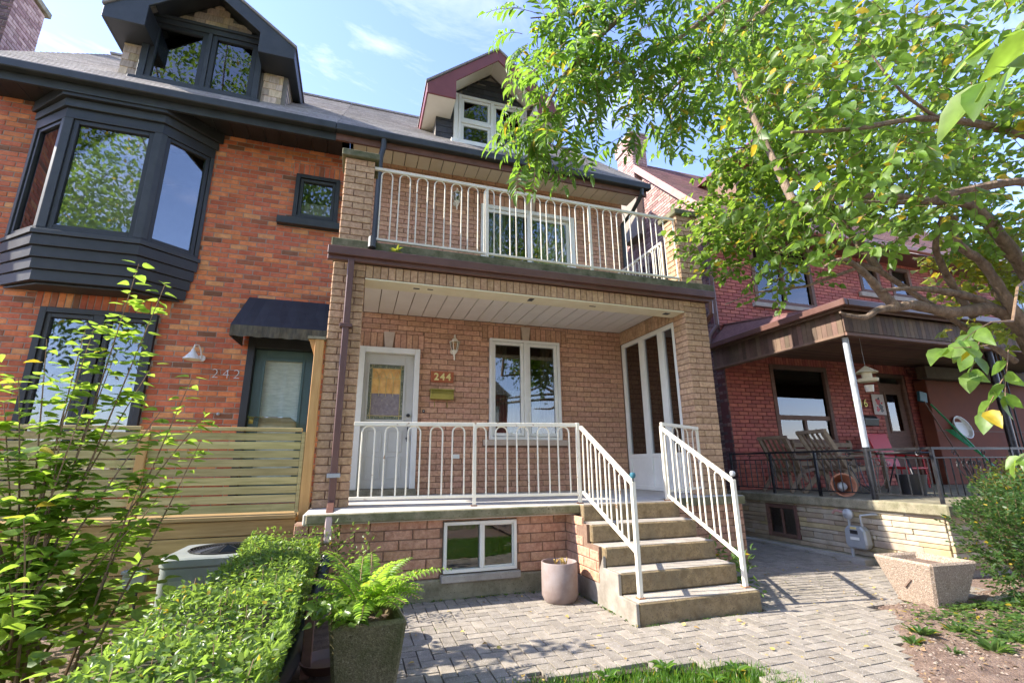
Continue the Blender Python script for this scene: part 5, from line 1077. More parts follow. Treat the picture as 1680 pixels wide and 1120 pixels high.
# ============================================================ PLANTS
rng = np.random.default_rng(5)
def leaf_tmpl(kind):
    if kind == 'ovate': w, o, d = .31, (.32, .68), -.10
    elif kind == 'heart': w, o, d = .40, (.25, .62), -.12
    elif kind == 'lance': w, o, d = .15, (.35, .72), -.12
    elif kind == 'small': w, o, d = .27, (.35, .7), -.05
    if kind in ('ovate', 'heart'):
        xs = (.10, .32, .58, .82) if kind == 'ovate' else (.06, .26, .52, .80); ws = (.55, 1.0, .86, .42) if kind == 'ovate' else (.68, 1.0, .80, .36)
        zm = [-.0, -.015, -.035, -.07]; V = [(0, 0, 0)]
        for x, ww, zz in zip(xs, ws, zm): V += [(x, w*ww, zz + .07*ww), (x, 0, zz), (x, -w*ww, zz + .07*ww)]
        V.append((1, 0, d)); F = [(0, 2, 1), (0, 3, 2)]
        for i in range(3):
            a = 1 + i*3; F += [(a, a+1, a+4, a+3), (a+1, a+2, a+5, a+4)]
        F += [(10, 11, 13), (11, 12, 13)]; return np.array(V, float), F
    V = np.array([(0,0,0), (o[0], w, .07), (o[1], w*.72, .03), (1, 0, d), (o[1], -w*.72, .03), (o[0], -w, .07), (o[0], 0, -.01), (o[1], 0, -.03)], float)
    F = [(0,6,1), (0,5,6), (1,6,7,2), (6,5,4,7), (2,7,3), (7,4,3)]
    return V, F
TM = {k: leaf_tmpl(k) for k in ('ovate', 'heart', 'lance', 'small')}
class Leaves:
    def __init__(s): s.p = []; s.d = []; s.n = []; s.z = []
    def add(s, p, d, n, size): s.p.append(p); s.d.append(d); s.n.append(n); s.z.append(size)
    def build(s, parent, mtl, kind, singles=0, name='leaf', rest='foliage'):
        V, F = TM[kind]; P = np.array(s.p, float); D = np.array(s.d, float); N_ = np.array(s.n, float); S_ = np.array(s.z, float)
        D /= np.linalg.norm(D, axis=1, keepdims=True) + 1e-9; Yv = np.cross(N_, D); Yv /= np.linalg.norm(Yv, axis=1, keepdims=True) + 1e-9; Zv = np.cross(D, Yv)*rng.uniform(.3, 2.6, (len(D), 1)); Yv = Yv*rng.uniform(.75, 1.12, (len(D), 1))
        M_ = np.stack([D, Yv, Zv], 2) * S_[:, None, None]  # columns
        q = P - np.array(CP); w = q @ np.array(CF); u = np.abs(q @ np.array(CR)) / np.maximum(w, .01); v = np.abs(q @ np.array(CD)) / np.maximum(w, .01)
        sc_ = np.where((w > .2) & (u < 1.06) & (v < .70), S_ / np.maximum(w, .2), 0); order = np.argsort(-sc_); one = set(order[:singles].tolist())
        if singles:
            me = bpy.data.meshes.new(name); me.from_pydata([tuple(x) for x in V], [], F); me.materials.append(mtl)
            me.polygons.foreach_set('use_smooth', [True]*len(me.polygons)); c0 = org(parent)
            for i in order[:singles]:
                o = bpy.data.objects.new(name, me); COL.objects.link(o); o.parent = parent
                m3 = Matrix([list(M_[i][0]), list(M_[i][1]), list(M_[i][2])]).to_4x4(); m3.translation = Vector(P[i]) - c0; o.matrix_local = m3
        idx = np.array([i for i in range(len(P)) if i not in one], int)
        if len(idx) == 0: return
        VV = np.einsum('nij,kj->nki', M_[idx], V) + P[idx][:, None, :]; c = VV.reshape(-1, 3).mean(0); VV = VV - c
        nv = len(V); me = bpy.data.meshes.new(rest); loops = []; starts = []; tot = 0
        for f in F: starts.append(tot); loops.extend(f); tot += len(f)
        loops = np.array(loops); starts = np.array(starts); n = len(idx)
        me.vertices.add(n*nv); me.vertices.foreach_set('co', VV.reshape(-1).astype(np.float32))
        me.loops.add(n*tot); me.loops.foreach_set('vertex_index', (loops[None, :] + (np.arange(n)*nv)[:, None]).reshape(-1).astype(np.int32))
        me.polygons.add(n*len(F)); me.polygons.foreach_set('loop_start', (starts[None, :] + (np.arange(n)*tot)[:, None]).reshape(-1).astype(np.int32))
        me.polygons.foreach_set('use_smooth', np.ones(n*len(F), bool)); me.update(calc_edges=True); me.validate(); me.materials.append(mtl)
        o = bpy.data.objects.new(rest, me); link(o, parent, tuple(c)); o['kind'] = 'stuff'; return o
def rv(s=1.0): return Vector(rng.normal(0, s, 3))
def unit(v): return v / (v.length + 1e-9)
def twig(Lv, tb, p, d, length, gap, size, droop=.25, spread=55, updown=.35, pair=False, r=.003, jitter=.25):
    "alternate leaves along a bending twig"
    p = Vector(p); d = unit(Vector(d)); n = max(3, int(length/gap)); pts = [p.copy()]; side = 1
    for i in range(n):
        d = unit(d + Vector((0, 0, -droop*.12)) + rv(.06)); p = p + d*gap; pts.append(p.copy())
        lat = d.cross(Z); lat = unit(lat) if lat.length > .1 else Vector((1, 0, 0)); up = unit(lat.cross(d))
        for s_ in ((1, -1) if pair else (side,)):
            th = math.radians(spread + rng.normal(0, 12)); ld = unit(d*math.cos(th) + lat*s_*math.sin(th) + Vector((0, 0, -droop)) + rv(jitter*.5))
            Lv.add(tuple(p), tuple(ld), tuple(unit(up + rv(updown))), size*rng.uniform(.7, 1.2))
        side = -side
    Lv.add(tuple(p), tuple(unit(d + Vector((0, 0, -droop)))), tuple(unit(Z + rv(updown))), size)
    if tb is not None: tb.tube(pts, [r*(1 - .6*i/len(pts)) for i in range(len(pts))], 3, cap=False)
def frond(Lv, tb, p, d, length, n, size, droop=.6, r=.0025):
    p = Vector(p); d = unit(Vector(d)); pts = [p.copy()]; g = length/n; lat0 = unit(d.cross(Z) + rv(.25)) if abs(d.z) < .95 else Vector((1, 0, 0))
    for i in range(n):
        d = unit(d + Vector((0, 0, -droop*.13))); p = p + d*g; pts.append(p.copy())
        lat = unit(lat0 - d*lat0.dot(d)); up = unit(lat.cross(d)); k = math.sin(math.pi*min(1, (i+1.5)/(n+1)))**.5
        if i > 0:
            for s_ in (1, -1):
                ld = unit(d*.45 + lat*s_ + Vector((0, 0, -.38)) + rv(.14)); Lv.add(tuple(p), tuple(ld), tuple(unit(up + rv(.2))), size*k*rng.uniform(.85, 1.1))
    Lv.add(tuple(p), tuple(d), tuple(unit(lat0.cross(d))), size)
    tb.tube(pts, [r*(1-.5*i/len(pts)) for i in range(len(pts))], 3, cap=False)
def inball(c, r):
    while True:
        q = rng.uniform(-1, 1, 3)
        if q @ q < 1: return Vector(c) + Vector((q[0]*r[0], q[1]*r[1], q[2]*r[2]))

# ---- right hand spreading tree (limbs and trunk) with ovate leaves
tr = thing('spreading_tree', 'old tree with furrowed twisting limbs and bright oval leaves at the right', 'tree', (7.85, -2.5, G))
def limb(pts, r0, r1, n=9, name='limb'):
    P = []; pts = [Vector(p) for p in pts]
    for i in range(len(pts)-1):
        p0 = pts[max(i-1, 0)]; p1 = pts[i]; p2 = pts[i+1]; p3 = pts[min(i+2, len(pts)-1)]
        for k in range(5):
            t = k/5; P.append(.5*((2*p1) + (p2-p0)*t + (2*p0-5*p1+4*p2-p3)*t*t + (3*p1-p0-3*p2+p3)*t**3))
    P.append(pts[-1]); m = len(P)
    return MB().tube(P, [(r0 + (r1-r0)*i/(m-1))*(1 + .10*math.sin(i*1.9)) for i in range(m)], n).build(name, m_bark, tr, smooth=True)
limb([(9.2,-3.3,-.1),(9.15,-3.2,.9),(9.0,-3.1,1.8),(8.9,-3.1,2.5),(8.9,-3.1,3.1),(9.0,-3.2,4.2),(8.9,-3.3,5.6)], .19, .08, 12, 'trunk')
limb([(9.05,-3.1,1.6),(8.4,-2.7,1.95),(7.85,-2.40,2.20)], .11, .075)
limb([(8.95,-3.1,2.4),(8.1,-2.8,2.65),(7.45,-2.68,2.9)], .11, .08)
limb([(7.85,-2.40,2.20),(7.08,-2.46,2.84),(6.40,-2.35,2.83),(5.97,-2.28,2.89),(5.74,-2.25,2.85),(5.46,-2.25,2.80),(5.24,-2.26,2.70),(4.97,-2.28,2.69),(4.81,-2.33,2.69)], .075, .010)
limb([(5.74,-2.25,2.85),(5.58,-2.24,3.00),(5.31,-2.30,3.15),(5.00,-2.33,3.26),(4.71,-2.32,3.14)], .055, .012)
limb([(7.02,-2.45,2.86),(6.76,-2.40,3.00),(6.39,-2.40,3.03),(6.14,-2.33,3.07),(5.78,-2.31,3.04),(5.5,-2.3,3.0)], .055, .014)
limb([(7.45,-2.68,2.9),(7.10,-2.70,3.27),(6.64,-2.76,3.64),(6.27,-2.79,3.83),(5.68,-2.80,3.76),(4.97,-2.77,3.71),(4.05,-2.65,3.56)], .08, .02)
limb([(7.28,-2.55,2.52),(7.04,-2.56,2.84),(6.87,-2.57,3.09),(6.67,-2.58,3.34),(6.39,-2.61,3.42),(6.26,-2.61,3.55),(6.24,-2.66,3.76)], .055, .035)
limb([(7.14,-2.17,2.90),(6.92,-2.18,3.17),(6.62,-2.26,3.43),(6.43,-2.35,3.62),(6.35,-2.51,3.86)], .045, .025)
limb([(4.05,-2.65,3.56),(4.08,-2.34,4.78),(4.01,-2.26,5.36),(3.69,-2.21,5.55)], .035, .012)
limb([(7.4,-2.9,3.2),(5.6,-3.6,3.25),(4.6,-4.0,3.15),(3.95,-4.21,3.02),(3.32,-4.12,3.07),(2.80,-4.03,2.95),(2.42,-3.99,2.87)], .04, .006, 7)
limb([(3.32,-4.12,3.07),(3.02,-4.15,3.13),(2.86,-4.15,3.31)], .010, .004, 6)
limb([(7.3,-2.9,3.0),(5.6,-3.5,3.1),(4.50,-3.95,3.00),(4.01,-3.88,2.93),(3.55,-3.80,2.80),(3.14,-3.67,2.81)], .045, .008, 7)
near = [((2.86,-4.03,2.86),(0.34,0.34,0.28),20), ((2.82,-3.76,2.74),(0.30,0.34,0.27),16), ((3.38,-3.84,2.75),(0.31,0.34,0.21),15), ((3.51,-4.04,2.92),(0.34,0.32,0.30),18), ((2.96,-4.00,3.45),(0.40,0.4,0.30),20), ((3.70,-4.09,3.68),(0.43,0.36,0.40),20), ((2.66,-3.83,3.19),(0.20,0.30,0.27),10), ((3.80,-4.15,3.18),(0.20,0.34,0.40),12), ((2.91,-3.81,2.45),(0.19,0.30,0.11),7), ((3.48,-3.97,3.91),(0.45,0.4,0.22),13)]
back = [((5.46,-2.93,4.51),(1.13,0.90,1.07),120), ((6.61,-3.03,5.09),(0.77,0.90,1.16),70), ((4.46,-2.56,5.14),(0.56,0.80,0.68),50), ((5.11,-2.38,4.11),(0.51,0.60,0.38),36), ((6.93,-2.64,4.07),(0.60,0.70,0.60),40)]
LV = Leaves(); tw = MB()
for c, r, n in near:
    for i in range(int(n*1.5)):
        p = inball(c, r); twig(LV, tw, p, (-.9 + rng.normal(0, .5), rng.normal(0, .6), rng.normal(-.1, .45)), rng.uniform(.16, .32), .040, .074, droop=.55, spread=60, updown=.8, r=.0022)
LV.build(tr, m_ovate, 'ovate', 290); LV = Leaves()
for c, r, n in back:
    for i in range(int(n*2.0)):
        p = inball(c, r); twig(LV, tw, p, (-.6 + rng.normal(0, .6), rng.normal(0, .7), rng.normal(.0, .45)), rng.uniform(.3, .6), .055, .088, droop=.45, spread=60, updown=.8, r=.003)
LV.build(tr, m_ovate, 'ovate', 0, rest='crown_foliage')
LV = Leaves() # drooping near spray low at the right
for p, d in (((2.66,-4.42,1.80),(-.7,0,-.25)), ((2.62,-4.40,1.74),(-.6,-.05,-.5)), ((2.55,-4.45,1.70),(-.8,.1,-.1)), ((2.72,-4.42,1.70),(-.3,.05,-.8)), ((2.75,-4.38,1.62),(-.5,.1,-.6)), ((2.9,-4.35,1.35),(-.9,.0,-.1))):
    twig(LV, tw, p, d, .20, .045, .088, droop=.5, updown=.5, r=.0025)
tw.tube([(4.5,-3.9,2.5),(3.4,-4.2,2.1),(2.95,-4.35,1.85),(2.66,-4.42,1.80)], [.008,.006,.005,.003], 5)
for p, d in (((1.60,-5.12,2.02),(-1,.05,-.25)), ((1.56,-5.10,1.99),(-.8,.1,-.5))): twig(LV, None, p, d, .13, .06, .085, droop=.5, updown=.3)
LV.build(tr, m_ovate, 'ovate', 40); tw.build('twigs', m_twig, tr, kind='stuff')

# ---- pinnate tree hanging into the top
ta = thing('pinnate_tree', 'tree with long feathery compound leaves hanging over the dormer', 'tree', (4.2, -3.4, 5.4))
for pts, r0, r1 in (([(5.2,-3.6,5.9),(3.20,-3.39,4.90),(2.23,-3.19,4.54),(1.80,-3.13,4.03),(1.62,-3.10,3.76),(1.49,-3.09,3.46)], .03, .006), ([(2.23,-3.19,4.54),(1.74,-3.09,4.35),(1.46,-2.99,4.33)], .012, .004), ([(5.2,-3.6,5.9),(3.35,-3.28,5.10),(2.72,-3.03,4.55),(2.32,-2.92,4.24),(2.03,-2.86,3.98)], .03, .006), ([(5.3,-3.4,6.0),(3.75,-3.22,5.20),(3.29,-2.96,4.80),(2.91,-2.84,4.43),(2.69,-2.70,4.19)], .035, .007), ([(10,-5.5,-.1),(9.8,-5.4,3),(8.6,-4.8,5.2),(6.5,-4.0,6.1),(5.2,-3.6,5.9)], .22, .06)):
    MB().tube(pts, [r0 + (r1-r0)*i/(len(pts)-1) for i in range(len(pts))], 8).build('limb', m_bark, ta, smooth=True)
LV = Leaves(); tw = MB()
for c, r, n in [((1.55,-3.08,3.36),(0.29,0.30,0.27),20), ((1.45,-3.06,3.12),(0.10,0.16,0.18),7), ((1.81,-3.09,3.87),(0.37,0.40,0.33),30), ((2.26,-3.10,4.16),(0.48,0.45,0.39),44), ((2.86,-2.87,4.20),(0.54,0.45,0.44),44), ((1.59,-3.01,4.25),(0.26,0.35,0.26),14), ((2.03,-3.05,3.60),(0.29,0.30,0.21),16), ((3.12,-3.01,4.81),(0.60,0.50,0.35),40), ((2.03,-3.10,4.46),(0.48,0.40,0.22),24), ((1.75,-3.16,3.55),(0.15,0.30,0.19),9)]:
    for i in range(int(n*1.35)):
        p = inball(c, r); frond(LV, tw, p + Vector((0, 0, .12)), (rng.normal(-.35, .5), rng.normal(-.1, .5), rng.normal(-.15, .35)), rng.uniform(.26, .42), int(rng.integers(7, 11)), .098, droop=rng.uniform(.7, 1.6))
LV.build(ta, m_pinn, 'lance', 290); tw.build('twigs', m_twig, ta, kind='stuff')

# ---- background crown of small leaves between the houses
tm = thing('lobed_leaf_tree', 'dense small leaved tree between the balcony and the wine red house', 'tree', (5.2, -1.7, 3.5))
for pts, r0, r1 in (([(7.6,-2.2,2.4),(6.0,-2.0,3.4),(5.19,-1.92,3.50),(4.82,-1.70,3.93),(4.48,-1.53,4.12),(4.17,-1.33,3.78),(3.95,-1.3,3.6)], .035, .006), ([(5.7,-2.0,3.4),(5.09,-1.80,3.18),(4.74,-1.47,3.19),(4.41,-1.33,3.06)], .02, .005), ([(6.0,-2.0,3.4),(5.6,-1.8,4.4),(5.2,-1.8,5.4),(4.9,-1.8,6.3)], .045, .012), ([(5.4,-1.8,4.9),(4.9,-1.7,5.0),(4.4,-1.6,4.9)], .02, .006), ([(5.19,-1.92,3.5),(4.9,-1.6,3.3),(4.5,-1.5,3.5),(4.3,-1.45,3.3)], .012, .004)):
    MB().tube(pts, [r0 + (r1-r0)*i/(len(pts)-1) for i in range(len(pts))], 7).build('limb', m_bark, tm, smooth=True)
LV = Leaves(); tw = MB()
for c, r, n in [((4.62,-1.76,5.22),(0.87,0.80,0.79),130), ((4.55,-1.47,4.38),(0.50,0.60,0.40),44), ((4.96,-1.63,4.31),(0.72,0.70,0.58),80), ((5.50,-1.77,4.99),(0.67,0.80,0.97),90), ((4.62,-1.86,6.37),(0.82,0.80,0.67),80), ((5.59,-1.95,6.31),(0.77,0.80,0.85),80), ((4.22,-1.45,3.84),(0.33,0.40,0.25),30), ((4.69,-1.69,3.68),(0.48,0.50,0.34),34), ((4.90,-1.68,3.35),(0.41,0.50,0.24),18), ((4.42,-1.41,3.46),(0.25,0.30,0.19),10), ((6.07,-1.95,4.16),(0.65,0.60,0.43),40)]:
    for i in range(int(n*1.6)):
        p = inball(c, r); twig(LV, tw, p, rng.normal(0, 1, 3)*np.array([1, 1, .6]), rng.uniform(.2, .4), .045, .078, droop=.3, spread=65, updown=.6, r=.0025)
LV.build(tm, m_maple, 'heart', 0); tw.build('twigs', m_twig, tm, kind='stuff')
ty = thing('yellow_green_tree', 'yellow green tree above the porch roof at the right edge', 'tree', (8.8, -2.2, 0))
MB().tube([(8.9,-1.9,0),(8.5,-2,2.2),(8.0,-2,3.4),(7.8,-2,4.3)], [.08,.06,.03,.01], 8).build('trunk', m_bark, ty, smooth=True)
LV = Leaves(); tw = MB()
for c, r, n in [((7.99,-1.99,3.60),(0.54,0.60,0.46),70), ((7.60,-1.93,3.82),(0.46,0.50,0.39),44), ((8.10,-2.15,4.04),(0.46,0.60,0.54),46), ((7.48,-2.07,4.50),(0.46,0.50,0.46),34), ((7.33,-1.99,2.82),(0.29,0.40,0.18),10), ((8.25,-1.93,3.07),(0.31,0.50,0.46),26)]:
    for i in range(n): twig(LV, tw, inball(c, r), rng.normal(0, 1, 3)*np.array([1, 1, .5]), rng.uniform(.2, .4), .055, .10, droop=.3, spread=65, updown=.5)
LV.build(ty, m_ylw, 'heart', 0); tw.build('twigs', m_twig, ty, kind='stuff')

# ---- tall shrub at the left
sh = thing('tall_shrub', 'tall sunlit shrub with bright pointed leaves before the slat fence', 'shrub', (-1.15, -1.6, G))
LV = Leaves(); base = Vector((-1.2, -1.55, G-.02))
tips = [(-1.10,-1.55,2.76),(-.95,-1.45,2.66),(-1.5,-1.6,2.15),(-1.28,-1.55,2.25),(-.66,-1.50,1.95),(-.55,-1.45,1.70),(-1.8,-1.5,2.05),(-.60,-1.3,1.5),(-1.95,-1.6,1.7),(-1.15,-1.75,1.7),(-1.65,-1.7,1.5),(-.82,-1.6,1.25),(-1.3,-2.4,.95),(-.75,-1.75,1.0),(-1.75,-1.4,1.75),(-2.1,-1.6,1.3),(-1.65,-1.8,1.4),(-.95,-1.4,2.05),(-1.35,-1.5,2.3),(-1.15,-1.5,2.1),(-1.65,-1.5,1.9),(-.8,-1.55,1.7),(-1.3,-1.65,1.75),(-2.2,-1.5,2.0),(-1.0,-2.4,.8),(-1.9,-2.2,.95),(-.8,-1.2,1.2),(-1.6,-2.5,.9),(-1.2,-2.0,1.05)]
for i, tp_ in enumerate(tips):
    b = base + Vector((rng.uniform(-.25, .25), rng.uniform(-.3, .2), 0)); tp_ = Vector(tp_); mid = b.lerp(tp_, .5) + Vector((rng.uniform(-.06, .06), rng.uniform(-.05, .05), .08)); pts = []
    for k in range(15): t = k/14; pts.append(b*(1-t)**2 + mid*2*t*(1-t) + tp_*t*t)
    MB().tube(pts, [.010*(1 - .75*k/14) for k in range(15)], 6).build('stem', m_twig, sh, smooth=True)
    L_ = sum((pts[k+1]-pts[k]).length for k in range(14)); nn = int(L_/.085)
    for j in range(int(nn*.22), nn+1):
        t = j/nn; p = b*(1-t)**2 + mid*2*t*(1-t) + tp_*t*t; a = j*1.57 + rng.uniform(-.4, .4)
        for s_ in (0, math.pi):
            ld = Vector((math.cos(a+s_), math.sin(a+s_), rng.uniform(-.15, .25))); LV.add(tuple(p + ld*.02), tuple(ld), tuple(unit(Z + rv(.25))), rng.uniform(.08, .125)*(1.12 - .3*t))
        if j % 3 != 0 and t < .93 and rng.uniform() < .48:
            sd = unit(Vector((math.cos(a+1.2), math.sin(a+1.2), .55))); sl_ = rng.uniform(.14, .42)*(1.15-t*.75); q = p + sd*sl_
            MB().tube([p, p + sd*sl_*.5 + Vector((0, 0, .01)), q], .003, 4).build('side_twig', m_twig, sh) if j % 6 == 0 else None
            for m_ in range(1, int(sl_/.06)+2):
                pp_ = p + sd*min(sl_, m_*.06)
                for s_ in (0, math.pi):
                    ld = Vector((math.cos(a+m_+s_), math.sin(a+m_+s_), rng.uniform(-.1, .25))); LV.add(tuple(pp_), tuple(ld), tuple(unit(Z + rv(.25))), rng.uniform(.075, .115))
LV.build(sh, m_tipleaf, 'heart', 290)
# low leafy plants at the foot of the shrub
lp = thing('broad_leaf_plants', 'shaded broad leaved plants filling the corner below the tall shrub', 'plants', (-1.0, -2.0, G)); LV = Leaves()
for i in range(1100):
    p = Vector((rng.uniform(-2.6, -.62), rng.uniform(-3.0, -.6), 0)); p.z = G + rng.uniform(.02, .55)*(1 if p.y > -2.4 else .8)
    LV.add(tuple(p), tuple(unit(Vector((rng.normal(), rng.normal(), .15)))), tuple(unit(Z + rv(.35))), rng.uniform(.06, .11))
o = LV.build(lp, m_tipleaf, 'heart', 0)
# ---- clipped hedge
hg = thing('privet_hedge', 'sunlit clipped privet hedge sloping from porch corner to the foreground', 'hedge', (0, -2.2, G)); LV = Leaves(); tw = MB()
def hx(y): return (-.29 + .015*math.sin(y*3), .275 + .02*math.sin(y*4+1))
def htop(x, y): return .70 + .035*math.sin(x*9 + y*3) + .03*math.sin(y*7+1) - .9*max(0, abs(x-.0)-.20)**2*3
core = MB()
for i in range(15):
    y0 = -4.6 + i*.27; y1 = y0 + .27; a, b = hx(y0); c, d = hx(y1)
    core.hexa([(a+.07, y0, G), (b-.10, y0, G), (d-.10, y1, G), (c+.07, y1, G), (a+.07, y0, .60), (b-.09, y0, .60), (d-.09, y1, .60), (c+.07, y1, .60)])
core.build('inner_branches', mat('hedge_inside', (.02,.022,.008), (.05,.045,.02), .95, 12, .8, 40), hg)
for i in range(20000):
    y = rng.uniform(-4.65, -.62); a, b = hx(y); face = rng.uniform()
    if face < .62: x = rng.uniform(a, b); p = (x, y, htop(x, y) - abs(rng.normal(0, .022)) + (.05*rng.uniform() if rng.uniform() < .08 else 0)); n = Vector((0, 0, 1)); d = Vector((rng.normal(), rng.normal(), rng.uniform(-.1, .9)))
    elif face < .9: z = rng.uniform(.12, .70); p = (b - .12*(1-(z/.7)) - abs(rng.normal(0, .02)), y, z); n = Vector((.8, -.2, .5)); d = Vector((rng.uniform(0, .7), rng.normal(0, .6), rng.uniform(-.1, .9)))
    else: z = rng.uniform(.15, .70); p = (a + abs(rng.normal(0, .02)), y, z); n = Vector((-.8, 0, .5)); d = Vector((-.5, rng.normal(0, .6), rng.uniform(-.1, .9)))
    LV.add(p, tuple(d), tuple(unit(n + rv(.45))), rng.uniform(.023, .040))
for i in range(700): # end of the hedge against the porch
    z = rng.uniform(.15, .8); x = rng.uniform(-.28, .42); LV.add((x, -.66 - abs(rng.normal(0, .05)), z), tuple(rng.normal(0, 1, 3)), tuple(unit(Vector((.2, .3, 1)) + rv(.5))), rng.uniform(.025, .042))
LV.build(hg, m_hedgeleaf, 'small', 290)
for i in range(60):
    y = rng.uniform(-4, -.7); x = rng.uniform(-.25, .25); z = htop(x, y); tw.tube([(x, y, z-.08), (x + rng.normal(0, .015), y + rng.normal(0, .015), z + rng.uniform(.01, .06))], .0016, 3)
tw.build('twigs', m_twig, hg, kind='stuff')
# weedy growth by the downspout foot
wd = thing('grey_green_weed', 'pale wispy plant growing round the downspout foot', 'plant', (.40, -.80, G)); LV = Leaves()
for i in range(26):
    b = Vector((rng.uniform(.28, .52), rng.uniform(-.95, -.72), G + .1)); twig(LV, None, b, (rng.normal(.1, .25), rng.normal(-.1, .2), 1), rng.uniform(.35, .75), .035, .036, droop=.1, spread=60, updown=.5)
LV.build(wd, m_hedgeleaf, 'small', 60)
# ---- fern and ivy in the mossy planter
fn = thing('fern', 'bright green fern arching out of the mossy planter', 'fern', (.64, -2.30, G+.42)); tw = MB()
for i in range(34):
    a = rng.uniform(0, 2*math.pi) if i > 10 else rng.uniform(-.9, .9); L_ = rng.uniform(.30, .52); p = Vector((.64 + rng.uniform(-.06, .06), -2.26 + rng.uniform(-.06, .06), G + .41)); d = unit(Vector((math.cos(a), math.sin(a), rng.uniform(.9, 2.4)))); pts = [p.copy()]; n = 21; LF = Leaves()
    for k in range(n):
        d = unit(d + Vector((0, 0, -.062))); p = p + d*(L_/n); pts.append(p.copy()); lat = d.cross(Z); lat = unit(lat) if lat.length > .05 else Vector((1, 0, 0)); up = unit(lat.cross(d)); kk = math.sin(math.pi*(k+2)/(n+3))**.8
        for s_ in (1, -1): LF.add(tuple(p), tuple(unit(lat*s_ + d*.35 + rv(.05))), tuple(unit(up + rv(.12))), .066*kk + .006)
    f = LF.build(fn, m_fern, 'lance', 0, rest='frond'); f.name = 'frond'; del f['kind']
    tw.tube(pts, .002, 3, cap=False)
tw.build('stalks', m_twig, fn, kind='stuff')
iv = thing('ivy', 'dark round leaved plant spilling over the left rim of the fern planter', 'plant', (.50, -2.42, G+.42)); LV = Leaves()
for i in range(150):
    p = (.53 + rng.normal(0, .09), -2.40 + rng.normal(0, .07), G + .43 + rng.uniform(0, .10)); LV.add(p, tuple(unit(Vector((rng.normal(-.3, .8), rng.normal(-.5, .6), rng.uniform(-.4, .3))))), tuple(unit(Vector((-.1, -.4, 1)) + rv(.35))), rng.uniform(.04, .07))
LV.build(iv, m_hedgeleaf, 'heart', 110)
# ---- dark shrub at the right edge
rs = thing('round_shrub', 'dense dark green shrub behind the empty planter at the right edge', 'shrub', (6.6, -2.3, G)); LV = Leaves(); tw = MB()
for c, r, n in (((6.42,-2.35,.62),(.40,.34,.34),420), ((6.75,-2.3,.85),(.35,.3,.25),200), ((6.35,-2.45,.35),(.33,.3,.25),200), ((6.9,-2.6,.55),(.35,.4,.45),220)):
    for i in range(n):
        p = inball(c, r); twig(LV, tw, p, (p - Vector((6.6, -2.4, .2))) + rv(.25), rng.uniform(.1, .2), .02, .042, droop=.1, spread=55, updown=.6, r=.0012)
for k in range(16): a = rng.uniform(0, 6.28); tw.tube([(6.55, -2.4, G), (6.55 + .18*math.cos(a), -2.4 + .15*math.sin(a), .35), (6.55 + .4*math.cos(a), -2.4 + .3*math.sin(a), .75)], [.008, .006, .003], 4)
LV.build(rs, m_cypress, 'small', 150); tw.build('twigs', m_twig, rs, kind='stuff')
ys_ = thing('feathery_shrub', 'yellow green feathery shrub against the right porch front', 'shrub', (7.3, -2.2, G)); LV = Leaves(); tw = MB()
for i in range(320):
    p = inball((7.2,-2.15,.98), (.38,.3,.22)); twig(LV, tw, p, (rng.normal(-.4, .5), rng.normal(-.2, .4), .5), rng.uniform(.12, .25), .02, .036, droop=.2, spread=45, updown=.4)
tw.tube([(7.4,-2.2,G),(7.3,-2.2,.6),(7.2,-2.15,1.0)], [.02,.015,.008], 6)
LV.build(ys_, m_ylw, 'small', 0); tw.build('twigs', m_twig, ys_, kind='stuff')
# plant beside the steps
sp_ = thing('step_side_plant', 'green leafy plant in the gap right of the steps', 'plant', (4.12, -1.25, G)); LV = Leaves()
for i in range(26): twig(LV, None, (4.12 + rng.normal(0, .06), -1.2 + rng.normal(0, .22), G), (rng.normal(0, .25), rng.normal(0, .25), 1), rng.uniform(.2, .52), .045, .085, droop=.35, spread=50, updown=.4)
LV.build(sp_, m_weed, 'lance', 60)
# ---- weeds in the soil bed: each rosette a plant
def rosette(c, n, size, label, mtl=m_weed, kind='ovate'):
    t = thing('weed', label, 'weed', (c[0], c[1], G-.04)); LV = Leaves()
    for i in range(n):
        a = i*2.4 + rng.uniform(-.3, .3); LV.add((c[0] + .015*math.cos(a), c[1] + .015*math.sin(a), G+.015), (math.cos(a), math.sin(a), rng.uniform(.35, 1.5)), (-.5*math.cos(a), -.5*math.sin(a), 1), size*rng.uniform(.6, 1.15))
    LV.build(t, mtl, kind, n)
for c, n, s_, lb in (((4.28,-2.78), 12, .12, 'lance leaved weed at the paver edge left of the soil bed'), ((4.50,-2.70), 14, .15, 'tall tufted weed with upright pointed leaves in the bed'), ((4.62,-3.05), 12, .16, 'broad flat leaved rosette weed at the front of the bed'), ((4.95,-3.0), 13, .15, 'large pale rosette weed at the lower right corner'), ((4.35,-2.98), 8, .08, 'tiny weed sprouting beside the curved paver border'), ((4.80,-2.75), 12, .15, 'long leaved weed in the middle of the bed')): rosette(c, n*2, s_*.72, lb, kind='lance')
gc = thing('ground_cover', 'low patchy ground cover over the soil below the right shrub', 'ground cover', (5.5, -2.7, G)); gc['kind'] = 'stuff'; LV = Leaves()
for k in range(120):
    c = (rng.uniform(4.7, 6.5), rng.uniform(-3.1, -2.4)); 
    for i in range(14): a = rng.uniform(0, 6.28); LV.add((c[0] + rng.normal(0, .05), c[1] + rng.normal(0, .05), G + .02 + rng.uniform(0, .06)), (math.cos(a), math.sin(a), .3), tuple(unit(Z + rv(.3))), rng.uniform(.022, .05))
LV.build(gc, m_weed, 'heart', 0)
